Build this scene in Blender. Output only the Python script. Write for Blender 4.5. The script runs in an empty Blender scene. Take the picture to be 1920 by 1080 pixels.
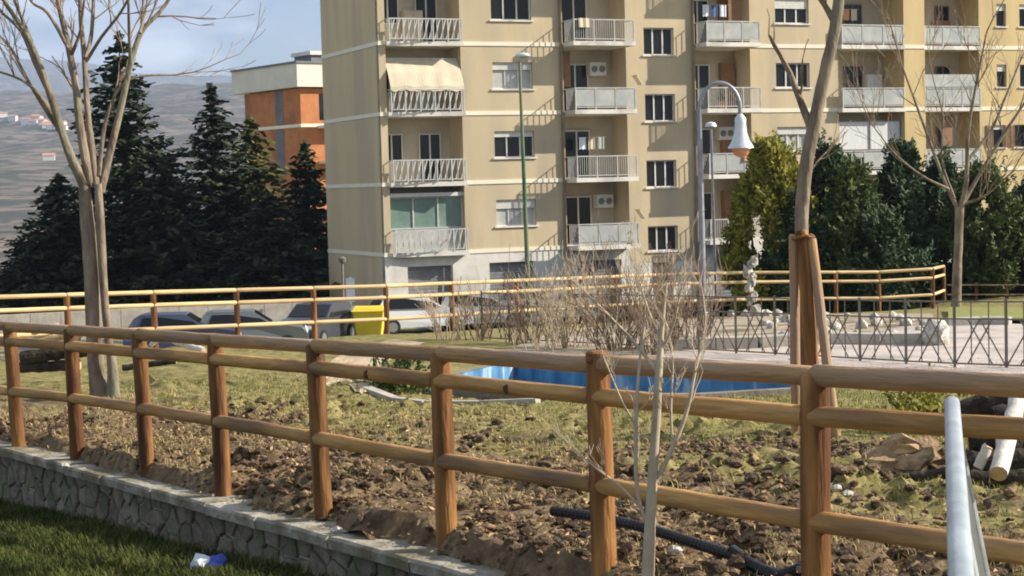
import bpy, bmesh, math, random
from mathutils import Vector, Matrix, noise
R = random.Random(7)
sc = bpy.context.scene
col = sc.collection
# ---------------------------------------------------------------- camera
F = 3300.0                      # focal length in pixels of the 1920 px wide photograph
ROLL = 0.027
PITCH = math.atan(192.0 / F)
cp, sp = math.cos(PITCH), math.sin(PITCH)
FW = Vector((0, cp, -sp)); U0 = Vector((0, sp, cp)); R0 = Vector((1, 0, 0))
RT = R0 * math.cos(ROLL) - U0 * math.sin(ROLL)
UP = U0 * math.cos(ROLL) + R0 * math.sin(ROLL)
cam_d = bpy.data.cameras.new('camera'); cam = bpy.data.objects.new('camera', cam_d); col.objects.link(cam)
cam.matrix_world = Matrix(((RT.x, UP.x, -FW.x, 0), (RT.y, UP.y, -FW.y, 0), (RT.z, UP.z, -FW.z, 0), (0, 0, 0, 1)))
cam_d.sensor_width = 36.0; cam_d.lens = 36.0 * F / 1920.0
cam_d.clip_start = 0.1; cam_d.clip_end = 40000
sc.camera = cam
# ---------------------------------------------------------------- sky and sun
SUN = Vector((1.95, 0.0, 1.18)).normalized()      # direction towards the sun
SUN_EL = math.asin(SUN.z); SUN_AZ = math.atan2(SUN.x, SUN.y)
w = bpy.data.worlds.new('World'); sc.world = w; w.use_nodes = True
nt = w.node_tree; nt.nodes.clear()
def nd(t, n, **kw):
    x = t.nodes.new(n)
    for k, v in kw.items(): setattr(x, k, v)
    return x
out = nd(nt, 'ShaderNodeOutputWorld'); bg = nd(nt, 'ShaderNodeBackground'); bg.inputs[1].default_value = 0.06
sky = nd(nt, 'ShaderNodeTexSky', sky_type='NISHITA', sun_disc=False)
sky.sun_elevation = SUN_EL; sky.sun_rotation = SUN_AZ; sky.altitude = 700; sky.dust_density = 1.2; sky.ozone_density = 1.5
tc = nd(nt, 'ShaderNodeTexCoord'); mp = nd(nt, 'ShaderNodeMapping'); mp.inputs['Scale'].default_value = (1.0, 1.0, 2.6)
mp.inputs['Location'].default_value = (0.35, 0.1, 0.2)
no = nd(nt, 'ShaderNodeTexNoise'); no.inputs['Scale'].default_value = 5.5; no.inputs['Detail'].default_value = 9; no.inputs['Roughness'].default_value = 0.55
rp = nd(nt, 'ShaderNodeValToRGB'); rp.color_ramp.elements[0].position = 0.42; rp.color_ramp.elements[1].position = 0.56
no2 = nd(nt, 'ShaderNodeTexNoise'); no2.inputs['Scale'].default_value = 11; no2.inputs['Detail'].default_value = 6
rp2 = nd(nt, 'ShaderNodeValToRGB')
rp2.color_ramp.elements[0].position = 0.40; rp2.color_ramp.elements[0].color = (2.8, 3.6, 5.2, 1)
rp2.color_ramp.elements[1].position = 0.62; rp2.color_ramp.elements[1].color = (9.5, 10.0, 10.8, 1)
mx = nd(nt, 'ShaderNodeMixRGB')
L = nt.links.new
L(tc.outputs['Generated'], mp.inputs['Vector']); L(mp.outputs[0], no.inputs['Vector']); L(mp.outputs[0], no2.inputs['Vector'])
L(no.outputs['Fac'], rp.inputs[0]); L(no2.outputs['Fac'], rp2.inputs[0]); L(rp.outputs[0], mx.inputs[0])
L(sky.outputs[0], mx.inputs[1]); L(rp2.outputs[0], mx.inputs[2]); L(mx.outputs[0], bg.inputs[0]); L(bg.outputs[0], out.inputs[0])
sd = bpy.data.lights.new('sun', 'SUN'); so = bpy.data.objects.new('sun', sd); col.objects.link(so)
sd.energy = 5.0; sd.angle = math.radians(0.6); sd.color = (1.0, 0.92, 0.80)
so.rotation_euler = (-SUN).to_track_quat('-Z', 'Y').to_euler(); so.location = SUN * 60
sc.view_settings.view_transform = 'Standard'; sc.view_settings.look = 'None'
sc.view_settings.exposure = 1.0; sc.view_settings.gamma = 1.0; sc.view_settings.use_curve_mapping = False
sc.cycles.filter_width = 1.9                      # the photograph is soft
sc.render.resolution_x = 1024; sc.render.resolution_y = 576
# ---------------------------------------------------------------- helpers
def ray(px, py):
    return RT * ((px - 960) / F) + UP * (-(py - 540) / F) + FW
def at(px, py, Y):              # point on that pixel's ray at depth Y in front of the camera
    d = ray(px, py); return d * (Y / d.y)
def at_z(px, py, z):
    d = ray(px, py); return d * (z / d.z)
def lerp_table(tab, x):
    if x <= tab[0][0]: return tab[0][1]
    for (a, b), (c, d) in zip(tab, tab[1:]):
        if x <= c: return b + (d - b) * (x - a) / (c - a)
    return tab[-1][1]
def clamp(x, a=0.0, b=1.0): return max(a, min(b, x))
def smooth(a, b, x):
    t = clamp((x - a) / (b - a)); return t * t * (3 - 2 * t)
def fbm(x, y, z=0.0, o=4): return noise.fractal(Vector((x, y, z)), 1.0, 2.0, o)

class MB:
    def __init__(s): s.v = []; s.f = []; s.m = []; s.mi = 0
    def add(s, vs, fs):
        n = len(s.v); s.v += [tuple(p) for p in vs]; s.f += [tuple(i + n for i in f) for f in fs]; s.m += [s.mi] * len(fs)
    def box(s, a, b):
        x0, y0, z0 = a; x1, y1, z1 = b
        s.add([(x0,y0,z0),(x1,y0,z0),(x1,y1,z0),(x0,y1,z0),(x0,y0,z1),(x1,y0,z1),(x1,y1,z1),(x0,y1,z1)],
              [(0,3,2,1),(4,5,6,7),(0,1,5,4),(1,2,6,5),(2,3,7,6),(3,0,4,7)])
    def prism(s, poly, z0, z1):                     # polygon in xy (counter-clockwise), z may be callable per vertex
        n = len(poly)
        s.add([(x, y, z0) for x, y in poly] + [(x, y, z1) for x, y in poly],
              [tuple(reversed(range(n))), tuple(range(n, 2*n))] + [(i, (i+1) % n, n + (i+1) % n, n + i) for i in range(n)])
    def tube(s, pts, rad, n=8, cap=True, jit=0.0, rnd=None):
        pts = [Vector(p) for p in pts]; m = len(pts)
        if not isinstance(rad, (list, tuple)): rad = [rad] * m
        ref = None; vs = []
        for i, p in enumerate(pts):
            t = (pts[min(i+1, m-1)] - pts[max(i-1, 0)])
            if t.length < 1e-9: t = Vector((0, 0, 1))
            t.normalize()
            if ref is None:
                ref = Vector((1, 0, 0)) if abs(t.x) < 0.8 else Vector((0, 1, 0))
            a = (ref - t * ref.dot(t)); 
            if a.length < 1e-6: a = t.orthogonal()
            a.normalize(); b = t.cross(a); ref = a
            for k in range(n):
                an = 2 * math.pi * k / n; r = rad[i] * (1 + (rnd.uniform(-jit, jit) if jit else 0))
                vs.append(p + (a * math.cos(an) + b * math.sin(an)) * r)
        fs = [(i*n + k, i*n + (k+1) % n, (i+1)*n + (k+1) % n, (i+1)*n + k) for i in range(m-1) for k in range(n)]
        if cap: fs += [tuple(reversed(range(n))), tuple(range((m-1)*n, m*n))]
        s.add(vs, fs)
    def bar(s, a, b, wdt, dep=None):                # square bar
        dep = dep or wdt; a = Vector(a); b = Vector(b); t = (b - a).normalized()
        u = t.cross(Vector((0, 1, 0))); u = u if u.length > 1e-4 else t.cross(Vector((1, 0, 0))); u.normalize(); v = t.cross(u)
        c = [u*wdt/2 + v*dep/2, -u*wdt/2 + v*dep/2, -u*wdt/2 - v*dep/2, u*wdt/2 - v*dep/2]
        s.add([a + q for q in c] + [b + q for q in c], [(0,1,2,3),(7,6,5,4),(0,4,5,1),(1,5,6,2),(2,6,7,3),(3,7,4,0)])
    def lathe(s, prof, n=16, c=(0, 0, 0)):
        vs = [(c[0] + r*math.cos(2*math.pi*k/n), c[1] + r*math.sin(2*math.pi*k/n), c[2] + z) for r, z in prof for k in range(n)]
        m = len(prof)
        s.add(vs, [(i*n+k, i*n+(k+1) % n, (i+1)*n+(k+1) % n, (i+1)*n+k) for i in range(m-1) for k in range(n)]
              + [tuple(reversed(range(n))), tuple(range((m-1)*n, m*n))])
    def blob(s, c, r, seed=0, sub=2, amp=0.25, sc_=(1, 1, 1), freq=1.3):
        bm = bmesh.new(); bmesh.ops.create_icosphere(bm, subdivisions=sub, radius=1.0); vs = []
        for v in bm.verts:
            d = v.co.normalized(); k = 1 + amp * noise.noise(d * freq + Vector((seed * 7.13, seed * 3.7, seed * 1.9)))*1.6
            vs.append((c[0] + d.x*r*k*sc_[0], c[1] + d.y*r*k*sc_[1], c[2] + d.z*r*k*sc_[2]))
        s.add(vs, [tuple(v.index for v in f.verts) for f in bm.faces]); bm.free()
    def quad(s, c, u, v): s.add([c - u - v, c + u - v, c + u + v, c - u + v], [(0, 1, 2, 3)])
    def mesh(s, name, mats, smooth_=False):
        me = bpy.data.meshes.new(name); me.from_pydata(s.v, [], s.f)
        mats = mats if isinstance(mats, (list, tuple)) else [mats]
        for m in mats: me.materials.append(m)
        if len(mats) > 1: me.polygons.foreach_set('material_index', s.m)
        if smooth_:
            me.polygons.foreach_set('use_smooth', [True] * len(s.f))
            try: me.set_sharp_from_angle(angle=math.radians(45))
            except Exception: pass
        me.update(); return me
    def build(s, name, mats, parent=None, smooth_=False, loc=None, off=None):
        if off is not None: s.v = [(a - off[0], b - off[1], c - off[2]) for a, b, c in s.v]
        return obj(name, s.mesh(name, mats, smooth_), parent, loc)
def obj(name, me, parent=None, loc=None, rot=None):
    o = bpy.data.objects.new(name, me); col.objects.link(o); o.parent = parent
    if loc is not None: o.location = loc
    if rot is not None: o.rotation_euler = rot
    return o
def tag(o, label=None, cat=None, group=None, kind=None):
    if label: o['label'] = label
    if cat: o['category'] = cat
    if group: o['group'] = group
    if kind: o['kind'] = kind
    return o
def thing(name, label, cat, loc=(0, 0, 0), rz=0.0, group=None):
    return tag(obj(name, None, None, loc, (0, 0, rz)), label, cat, group)
def part(mb, name, mat, th, sm=False):              # world-coordinate geometry under an unrotated Empty
    return mb.build(name, mat, th, sm, off=th.location)
def sub(mb, name, mat, pa, th, sm=False):
    return mb.build(name, mat, pa, sm, off=th.location)
def copy_tree(o, parent=None):
    c = o.copy(); col.objects.link(c); c.parent = parent
    for ch in [q for q in bpy.data.objects if q.parent == o]: copy_tree(ch, c)
    return c
# ---------------------------------------------------------------- materials
def material(name, c1, c2=None, rough=0.8, scale=3.0, bump=0.0, bscale=None, stretch=(1, 1, 1), metal=0.0, spec=0.3,
             detail=6, island=0.0, objrand=0.0, c3=None, s3=0.6, t3=(0.5, 0.62), trans=0.0, lo=0.35, hi=0.65):
    m = bpy.data.materials.new(name); m.use_nodes = True; t = m.node_tree; b = t.nodes['Principled BSDF']
    b.inputs['Roughness'].default_value = rough; b.inputs['Metallic'].default_value = metal
    b.inputs['Specular IOR Level'].default_value = spec
    ln = t.links.new; tc = nd(t, 'ShaderNodeTexCoord'); mp = nd(t, 'ShaderNodeMapping'); mp.inputs['Scale'].default_value = stretch
    ln(tc.outputs['Object'], mp.inputs['Vector'])
    n = nd(t, 'ShaderNodeTexNoise'); n.inputs['Scale'].default_value = scale; n.inputs['Detail'].default_value = detail; n.inputs['Roughness'].default_value = 0.62
    if objrand:
        oi = nd(t, 'ShaderNodeObjectInfo'); ad = nd(t, 'ShaderNodeVectorMath', operation='ADD'); mu = nd(t, 'ShaderNodeVectorMath', operation='SCALE')
        cb = nd(t, 'ShaderNodeCombineXYZ'); ln(oi.outputs['Random'], cb.inputs[0]); ln(oi.outputs['Random'], cb.inputs[2])
        ln(cb.outputs[0], mu.inputs[0]); mu.inputs['Scale'].default_value = 37.0
        ln(mp.outputs[0], ad.inputs[0]); ln(mu.outputs[0], ad.inputs[1]); vec = ad.outputs[0]
    else: vec = mp.outputs[0]
    ln(vec, n.inputs['Vector'])
    r = nd(t, 'ShaderNodeValToRGB'); r.color_ramp.elements[0].position = lo; r.color_ramp.elements[1].position = hi
    r.color_ramp.elements[0].color = (*c1, 1); r.color_ramp.elements[1].color = (*(c2 or c1), 1)
    ln(n.outputs['Fac'], r.inputs[0]); c = r.outputs[0]
    if c3:
        n3 = nd(t, 'ShaderNodeTexNoise'); n3.inputs['Scale'].default_value = s3; n3.inputs['Detail'].default_value = 5
        r3 = nd(t, 'ShaderNodeValToRGB'); r3.color_ramp.elements[0].position = t3[0]; r3.color_ramp.elements[1].position = t3[1]
        mx = nd(t, 'ShaderNodeMixRGB'); mx.inputs[2].default_value = (*c3, 1)
        ln(vec, n3.inputs['Vector']); ln(n3.outputs['Fac'], r3.inputs[0]); ln(r3.outputs[0], mx.inputs[0]); ln(c, mx.inputs[1]); c = mx.outputs[0]
    if island or objrand:
        hs = nd(t, 'ShaderNodeHueSaturation'); mr = nd(t, 'ShaderNodeMapRange')
        if island: g = nd(t, 'ShaderNodeNewGeometry'); ln(g.outputs['Random Per Island'], mr.inputs[0]); a = island
        else: ln(oi.outputs['Random'], mr.inputs[0]); a = objrand
        mr.inputs[3].default_value = 1 - a; mr.inputs[4].default_value = 1 + a
        ln(mr.outputs[0], hs.inputs['Value']); ln(c, hs.inputs['Color']); c = hs.outputs[0]
    ln(c, b.inputs['Base Color'])
    if bump:
        nb = nd(t, 'ShaderNodeTexNoise'); nb.inputs['Scale'].default_value = bscale or scale * 4; nb.inputs['Detail'].default_value = 5
        ln(vec, nb.inputs['Vector']); bp = nd(t, 'ShaderNodeBump'); bp.inputs['Strength'].default_value = bump; bp.inputs['Distance'].default_value = 0.05
        ln(nb.outputs['Fac'], bp.inputs['Height']); ln(bp.outputs[0], b.inputs['Normal'])
    if trans:
        tr = nd(t, 'ShaderNodeBsdfTranslucent'); ms = nd(t, 'ShaderNodeMixShader'); ms.inputs[0].default_value = trans
        ln(c, tr.inputs[0]); ln(b.outputs[0], ms.inputs[1]); ln(tr.outputs[0], ms.inputs[2]); ln(ms.outputs[0], t.nodes['Material Output'].inputs[0])
    return m
def glass_mat(name, tint=(0.010, 0.012, 0.014), rough=0.1, spec=0.22):
    return material(name, tint, tuple(x*1.6 for x in tint), rough, 0.7, spec=spec)
M = {}
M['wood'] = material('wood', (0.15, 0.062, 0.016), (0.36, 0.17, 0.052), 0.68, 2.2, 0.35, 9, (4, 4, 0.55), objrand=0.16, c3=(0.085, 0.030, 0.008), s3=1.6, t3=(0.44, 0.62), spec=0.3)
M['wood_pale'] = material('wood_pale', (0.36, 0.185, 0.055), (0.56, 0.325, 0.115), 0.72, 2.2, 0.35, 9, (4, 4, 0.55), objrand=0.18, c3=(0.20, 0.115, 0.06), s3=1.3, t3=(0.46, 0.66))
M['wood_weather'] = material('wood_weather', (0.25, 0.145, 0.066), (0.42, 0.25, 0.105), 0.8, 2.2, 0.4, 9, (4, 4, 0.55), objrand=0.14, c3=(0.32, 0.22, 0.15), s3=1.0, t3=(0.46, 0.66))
M['knot'] = material('knot', (0.09, 0.035, 0.015), (0.16, 0.07, 0.03), 0.7, 12)
M['bark'] = material('bark', (0.11, 0.08, 0.055), (0.31, 0.245, 0.18), 0.9, 5, 0.6, 16, (1, 1, 0.35), c3=(0.19, 0.175, 0.12), s3=1.6)
M['bark_dark'] = material('bark_dark', (0.05, 0.035, 0.02), (0.16, 0.10, 0.055), 0.9, 4, 0.6, 14, (1, 1, 0.35))
M['twig_pale'] = material('twig_pale', (0.36, 0.28, 0.19), (0.52, 0.43, 0.31), 0.8, 6)
M['twig'] = material('twig', (0.16, 0.11, 0.075), (0.30, 0.22, 0.15), 0.85, 5)
M['soil'] = material('soil', (0.055, 0.034, 0.019), (0.21, 0.14, 0.08), 0.95, 14, 0.9, 40, island=0.7)
M['dead_leaf'] = material('dead_leaf', (0.22, 0.135, 0.06), (0.42, 0.29, 0.14), 0.85, 2.0, island=0.5)
M['grass'] = material('grass', (0.13, 0.14, 0.034), (0.30, 0.28, 0.085), 0.8, 1.2, island=0.4, trans=0.25)
M['lawn_blade'] = material('lawn_blade', (0.036, 0.052, 0.008), (0.105, 0.112, 0.022), 0.8, 1.2, island=0.4, trans=0.25)
M['straw'] = material('straw', (0.30, 0.23, 0.10), (0.42, 0.33, 0.15), 0.85, 3.0, island=0.4)
M['stone'] = material('stone', (0.125, 0.105, 0.077), (0.25, 0.215, 0.16), 0.92, 5, 0.7, 18, objrand=0.22, c3=(0.13, 0.13, 0.075), s3=2.0)
M['mortar'] = material('mortar', (0.30, 0.27, 0.215), (0.42, 0.38, 0.31), 0.95, 9, 0.5, 30)
M['coping'] = material('coping', (0.26, 0.235, 0.19), (0.44, 0.40, 0.33), 0.92, 4, 0.5, 24, objrand=0.14, c3=(0.17, 0.145, 0.09), s3=2.6, t3=(0.42, 0.60))
M['galv'] = material('galv', (0.42, 0.46, 0.47), (0.60, 0.64, 0.64), 0.42, 6, 0.05, 40, metal=0.75, spec=0.5)
M['pipe'] = material('pipe', (0.012, 0.012, 0.014), (0.025, 0.025, 0.028), 0.45, 8)
M['plaster'] = material('plaster', (0.50, 0.405, 0.258), (0.585, 0.475, 0.31), 0.9, 1.6, 0.15, 30, (1, 1, 0.22), c3=(0.40, 0.335, 0.235), s3=0.8, t3=(0.46, 0.70))
M['plaster_w'] = material('plaster_w', (0.54, 0.415, 0.205), (0.63, 0.485, 0.25), 0.9, 1.6, 0.15, 30, (1, 1, 0.22), c3=(0.45, 0.35, 0.19), s3=0.8, t3=(0.46, 0.70))
M['plaster_side'] = material('plaster_side', (0.56, 0.44, 0.265), (0.62, 0.495, 0.305), 0.92, 0.6, 0.1, 30, (1, 1, 0.15), c3=(0.50, 0.40, 0.26), s3=0.5)
M['band'] = material('band', (0.76, 0.70, 0.54), (0.82, 0.76, 0.60), 0.85, 2)
M['white_render'] = material('white_render', (0.60, 0.57, 0.50), (0.72, 0.69, 0.61), 0.9, 1.2, 0.1, 20, c3=(0.47, 0.45, 0.41), s3=0.5)
M['slab'] = material('slab', (0.66, 0.62, 0.54), (0.76, 0.72, 0.64), 0.85, 1.4, c3=(0.50, 0.47, 0.42), s3=0.8)
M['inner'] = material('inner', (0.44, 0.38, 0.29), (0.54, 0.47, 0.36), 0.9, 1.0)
M['rail_w'] = material('rail_w', (0.44, 0.43, 0.40), (0.55, 0.54, 0.50), 0.6, 3)
M['frost'] = material('frost', (0.36, 0.365, 0.335), (0.49, 0.49, 0.45), 0.35, 1.6, spec=0.5, c3=(0.36, 0.38, 0.37), s3=1.2)
M['glass'] = glass_mat('glass')
M['glass_green'] = glass_mat('glass_green', (0.13, 0.19, 0.16), 0.15)
M['frame_w'] = material('frame_w', (0.62, 0.60, 0.56), (0.70, 0.68, 0.64), 0.6, 3)
M['frame_d'] = material('frame_d', (0.16, 0.14, 0.12), (0.22, 0.19, 0.16), 0.6, 3)
M['shutter'] = material('shutter', (0.58, 0.56, 0.50), (0.68, 0.66, 0.60), 0.7, 3)
M['shutter_b'] = material('shutter_b', (0.22, 0.12, 0.06), (0.30, 0.17, 0.09), 0.7, 3)
M['garage'] = material('garage', (0.20, 0.20, 0.21), (0.27, 0.27, 0.275), 0.6, 2)
M['downpipe'] = material('downpipe', (0.20, 0.15, 0.10), (0.28, 0.21, 0.14), 0.6, 2)
M['awning'] = material('awning', (0.66, 0.58, 0.42), (0.74, 0.66, 0.49), 0.9, 1.5, trans=0.25)
M['curtain'] = material('curtain', (0.55, 0.55, 0.53), (0.70, 0.70, 0.68), 0.9, 5, stretch=(6, 1, 0.3))
M['ac'] = material('ac', (0.60, 0.59, 0.55), (0.68, 0.67, 0.63), 0.6, 3)
M['ac_grille'] = material('ac_grille', (0.15, 0.15, 0.15), (0.22, 0.22, 0.22), 0.6, 3)
M['brick_far'] = material('brick_far', (0.40, 0.155, 0.06), (0.50, 0.21, 0.085), 0.9, 1.2, c3=(0.33, 0.13, 0.06), s3=0.4)
M['parapet'] = material('parapet', (0.60, 0.57, 0.49), (0.70, 0.67, 0.58), 0.9, 0.6)
M['roof_edge'] = material('roof_edge', (0.12, 0.12, 0.13), (0.18, 0.18, 0.19), 0.7, 1)
M['conifer'] = material('conifer', (0.014, 0.022, 0.009), (0.036, 0.05, 0.018), 0.85, 0.7, island=0.4)
M['conifer_l'] = material('conifer_l', (0.055, 0.060, 0.014), (0.11, 0.11, 0.028), 0.85, 0.7, island=0.4)
M['leaf_dark'] = material('leaf_dark', (0.022, 0.042, 0.016), (0.05, 0.08, 0.028), 0.7, 0.9, island=0.45, trans=0.15)
M['leaf_mid'] = material('leaf_mid', (0.045, 0.075, 0.018), (0.10, 0.13, 0.03), 0.7, 0.9, island=0.45, trans=0.15)
M['leaf_yel'] = material('leaf_yel', (0.14, 0.145, 0.016), (0.31, 0.28, 0.04), 0.7, 0.8, island=0.4, trans=0.25)
M['iron'] = material('iron', (0.15, 0.13, 0.105), (0.24, 0.21, 0.17), 0.6, 8, metal=0.3)
M['lamp_grey'] = material('lamp_grey', (0.22, 0.23, 0.26), (0.33, 0.34, 0.37), 0.45, 5, metal=0.4)
M['lamp_bell'] = material('lamp_bell', (0.55, 0.57, 0.59), (0.66, 0.68, 0.70), 0.35, 4, metal=0.3)
M['lamp_green'] = material('lamp_green', (0.03, 0.10, 0.055), (0.07, 0.15, 0.08), 0.5, 3, c3=(0.22, 0.22, 0.13), s3=0.25, t3=(0.4, 0.6))
M['lamp_amber'] = material('lamp_amber', (0.50, 0.22, 0.12), (0.60, 0.28, 0.16), 0.3, 4)
M['blue_pool'] = material('blue_pool', (0.042, 0.145, 0.29), (0.12, 0.31, 0.48), 0.7, 2.6, 0.2, 12, (1.4, 1.4, 0.35), c3=(0.38, 0.48, 0.56), s3=2.4, t3=(0.55, 0.66))
M['pool_floor'] = material('pool_floor', (0.03, 0.06, 0.09), (0.06, 0.11, 0.15), 0.6, 3)
M['concrete'] = material('concrete', (0.33, 0.30, 0.25), (0.46, 0.42, 0.36), 0.92, 3, 0.3, 20)
M['paving'] = material('paving', (0.40, 0.335, 0.29), (0.52, 0.45, 0.40), 0.92, 2, 0.2, 20, c3=(0.34, 0.30, 0.26), s3=0.9)
M['sand'] = material('sand', (0.36, 0.27, 0.17), (0.50, 0.40, 0.27), 0.95, 3, 0.3, 20)
M['asphalt'] = material('asphalt', (0.045, 0.045, 0.046), (0.07, 0.07, 0.07), 0.9, 4, 0.2, 40)
M['pale_stone'] = material('pale_stone', (0.30, 0.27, 0.22), (0.60, 0.56, 0.50), 0.9, 9, 0.8, 30, island=0.2)
M['birch'] = material('birch', (0.52, 0.47, 0.39), (0.70, 0.66, 0.58), 0.85, 7, 0.3, 20, c3=(0.20, 0.16, 0.12), s3=5, t3=(0.6, 0.7))
M['log_bark'] = material('log_bark', (0.018, 0.014, 0.011), (0.065, 0.052, 0.04), 0.95, 8, 0.7, 24)
M['log_cut'] = material('log_cut', (0.42, 0.29, 0.14), (0.58, 0.43, 0.24), 0.85, 9, 0.4, 24)
M['stump'] = material('stump', (0.22, 0.14, 0.075), (0.45, 0.31, 0.17), 0.9, 6, 0.7, 20, c3=(0.08, 0.05, 0.03), s3=3.2)
M['car_white'] = material('car_white', (0.66, 0.66, 0.65), None, 0.25, 1, spec=0.6)
M['car_silver'] = material('car_silver', (0.36, 0.38, 0.38), None, 0.3, 1, metal=0.5)
M['car_dark'] = material('car_dark', (0.05, 0.055, 0.07), None, 0.25, 1, spec=0.6)
M['car_grey'] = material('car_grey', (0.20, 0.22, 0.22), None, 0.3, 1, metal=0.4)
M['tyre'] = material('tyre', (0.015, 0.015, 0.015), (0.03, 0.03, 0.03), 0.9, 8)
M['rim'] = material('rim', (0.40, 0.41, 0.42), None, 0.35, 1, metal=0.7)
M['headlight'] = material('headlight', (0.75, 0.76, 0.76), None, 0.15, 1, spec=0.7)
M['bin_yellow'] = material('bin_yellow', (0.70, 0.52, 0.03), (0.78, 0.60, 0.05), 0.5, 2)
M['bin_grey'] = material('bin_grey', (0.16, 0.17, 0.20), (0.22, 0.23, 0.26), 0.5, 2)
M['blue_plastic'] = material('blue_plastic', (0.01, 0.03, 0.30), (0.03, 0.07, 0.45), 0.3, 6, spec=0.6)
M['white_plastic'] = material('white_plastic', (0.62, 0.66, 0.72), (0.78, 0.80, 0.84), 0.35, 6)
M['roof_tile'] = material('roof_tile', (0.40, 0.20, 0.12), (0.50, 0.28, 0.18), 0.9, 1)
M['house_wall'] = material('house_wall', (0.70, 0.66, 0.60), (0.80, 0.77, 0.72), 0.9, 1, objrand=0.12)
M['car_beige'] = material('car_beige', (0.36, 0.33, 0.26), None, 0.3, 1, metal=0.3)
M['rim_concrete_shaded'] = material('rim_concrete_shaded', (0.16, 0.135, 0.10), (0.28, 0.24, 0.185), 0.92, 3, 0.3, 20)  # darker copy of the concrete, with the basin front's shade in its colour
M['wood_back'] = material('wood_back', (0.48, 0.33, 0.15), (0.66, 0.49, 0.26), 0.7, 2.2, 0.35, 9, (4, 4, 0.55), objrand=0.15, c3=(0.34, 0.20, 0.09), s3=1.0, t3=(0.55, 0.75))
M['gravel'] = material('gravel', (0.26, 0.205, 0.14), (0.46, 0.385, 0.29), 0.95, 5, 0.6, 30, c3=(0.16, 0.125, 0.07), s3=1.2, t3=(0.5, 0.62))
M['car_blue'] = material('car_blue', (0.06, 0.075, 0.13), None, 0.3, 1, spec=0.5)
M['blue_cloth'] = material('blue_cloth', (0.07, 0.12, 0.26), (0.11, 0.17, 0.33), 0.9, 4)
# ---------------------------------------------------------------- terrain (heights are relative to the eye)
FO = Vector((-5.05, 17.9)); FD = Vector((0.557, -0.8305)); FN = Vector((0.8305, 0.557))   # front fence line: origin, along, behind
def uv2xy(u, v): p = FO + FD * u + FN * v; return p.x, p.y
def xy2uv(x, y): d = Vector((x, y)) - FO; return d.dot(FD), d.dot(FN)
PT = [(0, -1.95), (8, -2.10), (12, -2.22), (18, -2.43), (22, -2.70), (24, -2.79), (26, -2.88), (31, -3.0), (39, -3.25), (50, -3.88), (70, -4.3)]
YF = [(-40, 24), (-9.6, 33), (-2.8, 39), (0.1, 42.5), (3.96, 47), (10.4, 50), (12.5, 50.6), (13.6, 56), (60, 58)]
def v_front(u): return -0.20 - 0.014 * u
def street(x): return -5.65 + 0.015 * clamp(-(x + 3.5), 0, 9)
def plateau(x, y):
    z = lerp_table(PT, y); yf = lerp_table(YF, x)
    t = smooth(yf + 0.5, yf + 6.5, y)
    z = z * (1 - t) + street(x) * t
    if y > 105: z -= (y - 105) * 0.06
    return z
zr = -2.56
ring = [at_z(846, 722, zr), at_z(862, 700, zr), at_z(966, 676, zr), at_z(1240, 688, zr), at_z(1500, 704, zr), at_z(1520, 724, zr), at_z(1300, 737, zr), at_z(1000, 735, zr)]
rc = sum(ring, Vector()) / len(ring)
BASIN = [(p.x + (p.x - rc.x) / (p - rc).length * 0.07, p.y + (p.y - rc.y) / (p - rc).length * 0.07) for p in ring]
BBX = (min(p[0] for p in BASIN), max(p[0] for p in BASIN), min(p[1] for p in BASIN), max(p[1] for p in BASIN))
def in_poly(x, y, P):
    if not (BBX[0] < x < BBX[1] and BBX[2] < y < BBX[3]): return False
    c = False
    for i in range(len(P)):
        (x1, y1), (x2, y2) = P[i], P[i-1]
        if (y1 > y) != (y2 > y) and x < (x2 - x1) * (y - y1) / (y2 - y1) + x1: c = not c
    return c
def upper(x, y):
    u, v = xy2uv(x, y)
    z = plateau(x, y)
    if in_poly(x, y, BASIN): return -3.35
    near = 1 - smooth(9, 22, v); vf = v - v_front(u)
    e = 0.26 * fbm(x * 0.9, y * 0.9, 3.1) - 0.04 + 0.08 * fbm(x * 4, y * 4, 3.7)
    a = smooth(0.14 + e, 0.36 + e, vf) * smooth(0.11, 0.27, vf)
    z += -0.16 * (1 - a) + a * 0.03
    rough = (0.25 + 0.75 * smooth(-0.1, 0.3, fbm(x * 0.35, y * 0.35, 9.0))) * near * (1 - 0.75 * smooth(4.5, 7.5, v)) * a
    if rough > 0.01: z += rough * (0.13 * fbm(x * 2.1, y * 2.1, 1.0) + 0.10 * fbm(x * 6.5, y * 6.5, 5.0, 4))
    if y < 60: z += 0.03 * fbm(x * 0.5, y * 0.5, 2.0)
    # tilled heap right of the staked tree, low bank by the basin
    for cx, cy, rx, ry, h in ((2.2, 12.6, 1.2, 0.9, 0.09), (3.75, 12.9, 1.1, 0.75, -0.17), (2.85, 13.3, 0.5, 0.45, -0.08), (-0.62, 14.4, 0.55, 0.35, 0.16), (-1.45, 11.6, 0.8, 0.25, 0.14), (-0.2, 9.9, 0.7, 0.25, 0.10), (-2.1, 23.0, 0.75, 0.9, 0.16)):
        d = ((x - cx) / rx) ** 2 + ((y - cy) / ry) ** 2
        if d < 4: z += h * math.exp(-d * 1.2) * (1 + 0.5 * fbm(x * 3, y * 3, 7.7))
    return z
def lower(x, y): 
    u, v = xy2uv(x, y)
    return max(-3.5, -1.72 - 0.078 * max(y, 0)) + 0.03 * fbm(x, y, 4.4)
def spaced(a, b, s0, fine0, fine1, grow):
    vals = [fine0]; 
    while vals[-1] < fine1: vals.append(vals[-1] + s0)
    s = s0; q = vals[-1]
    while q < b: s = min(s * grow, 6); q += s; vals.append(q)
    s = s0; q = fine0; lo = []
    while q > a: s = min(s * grow, 1.6); q -= s; lo.append(q)
    return lo[::-1] + vals
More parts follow.
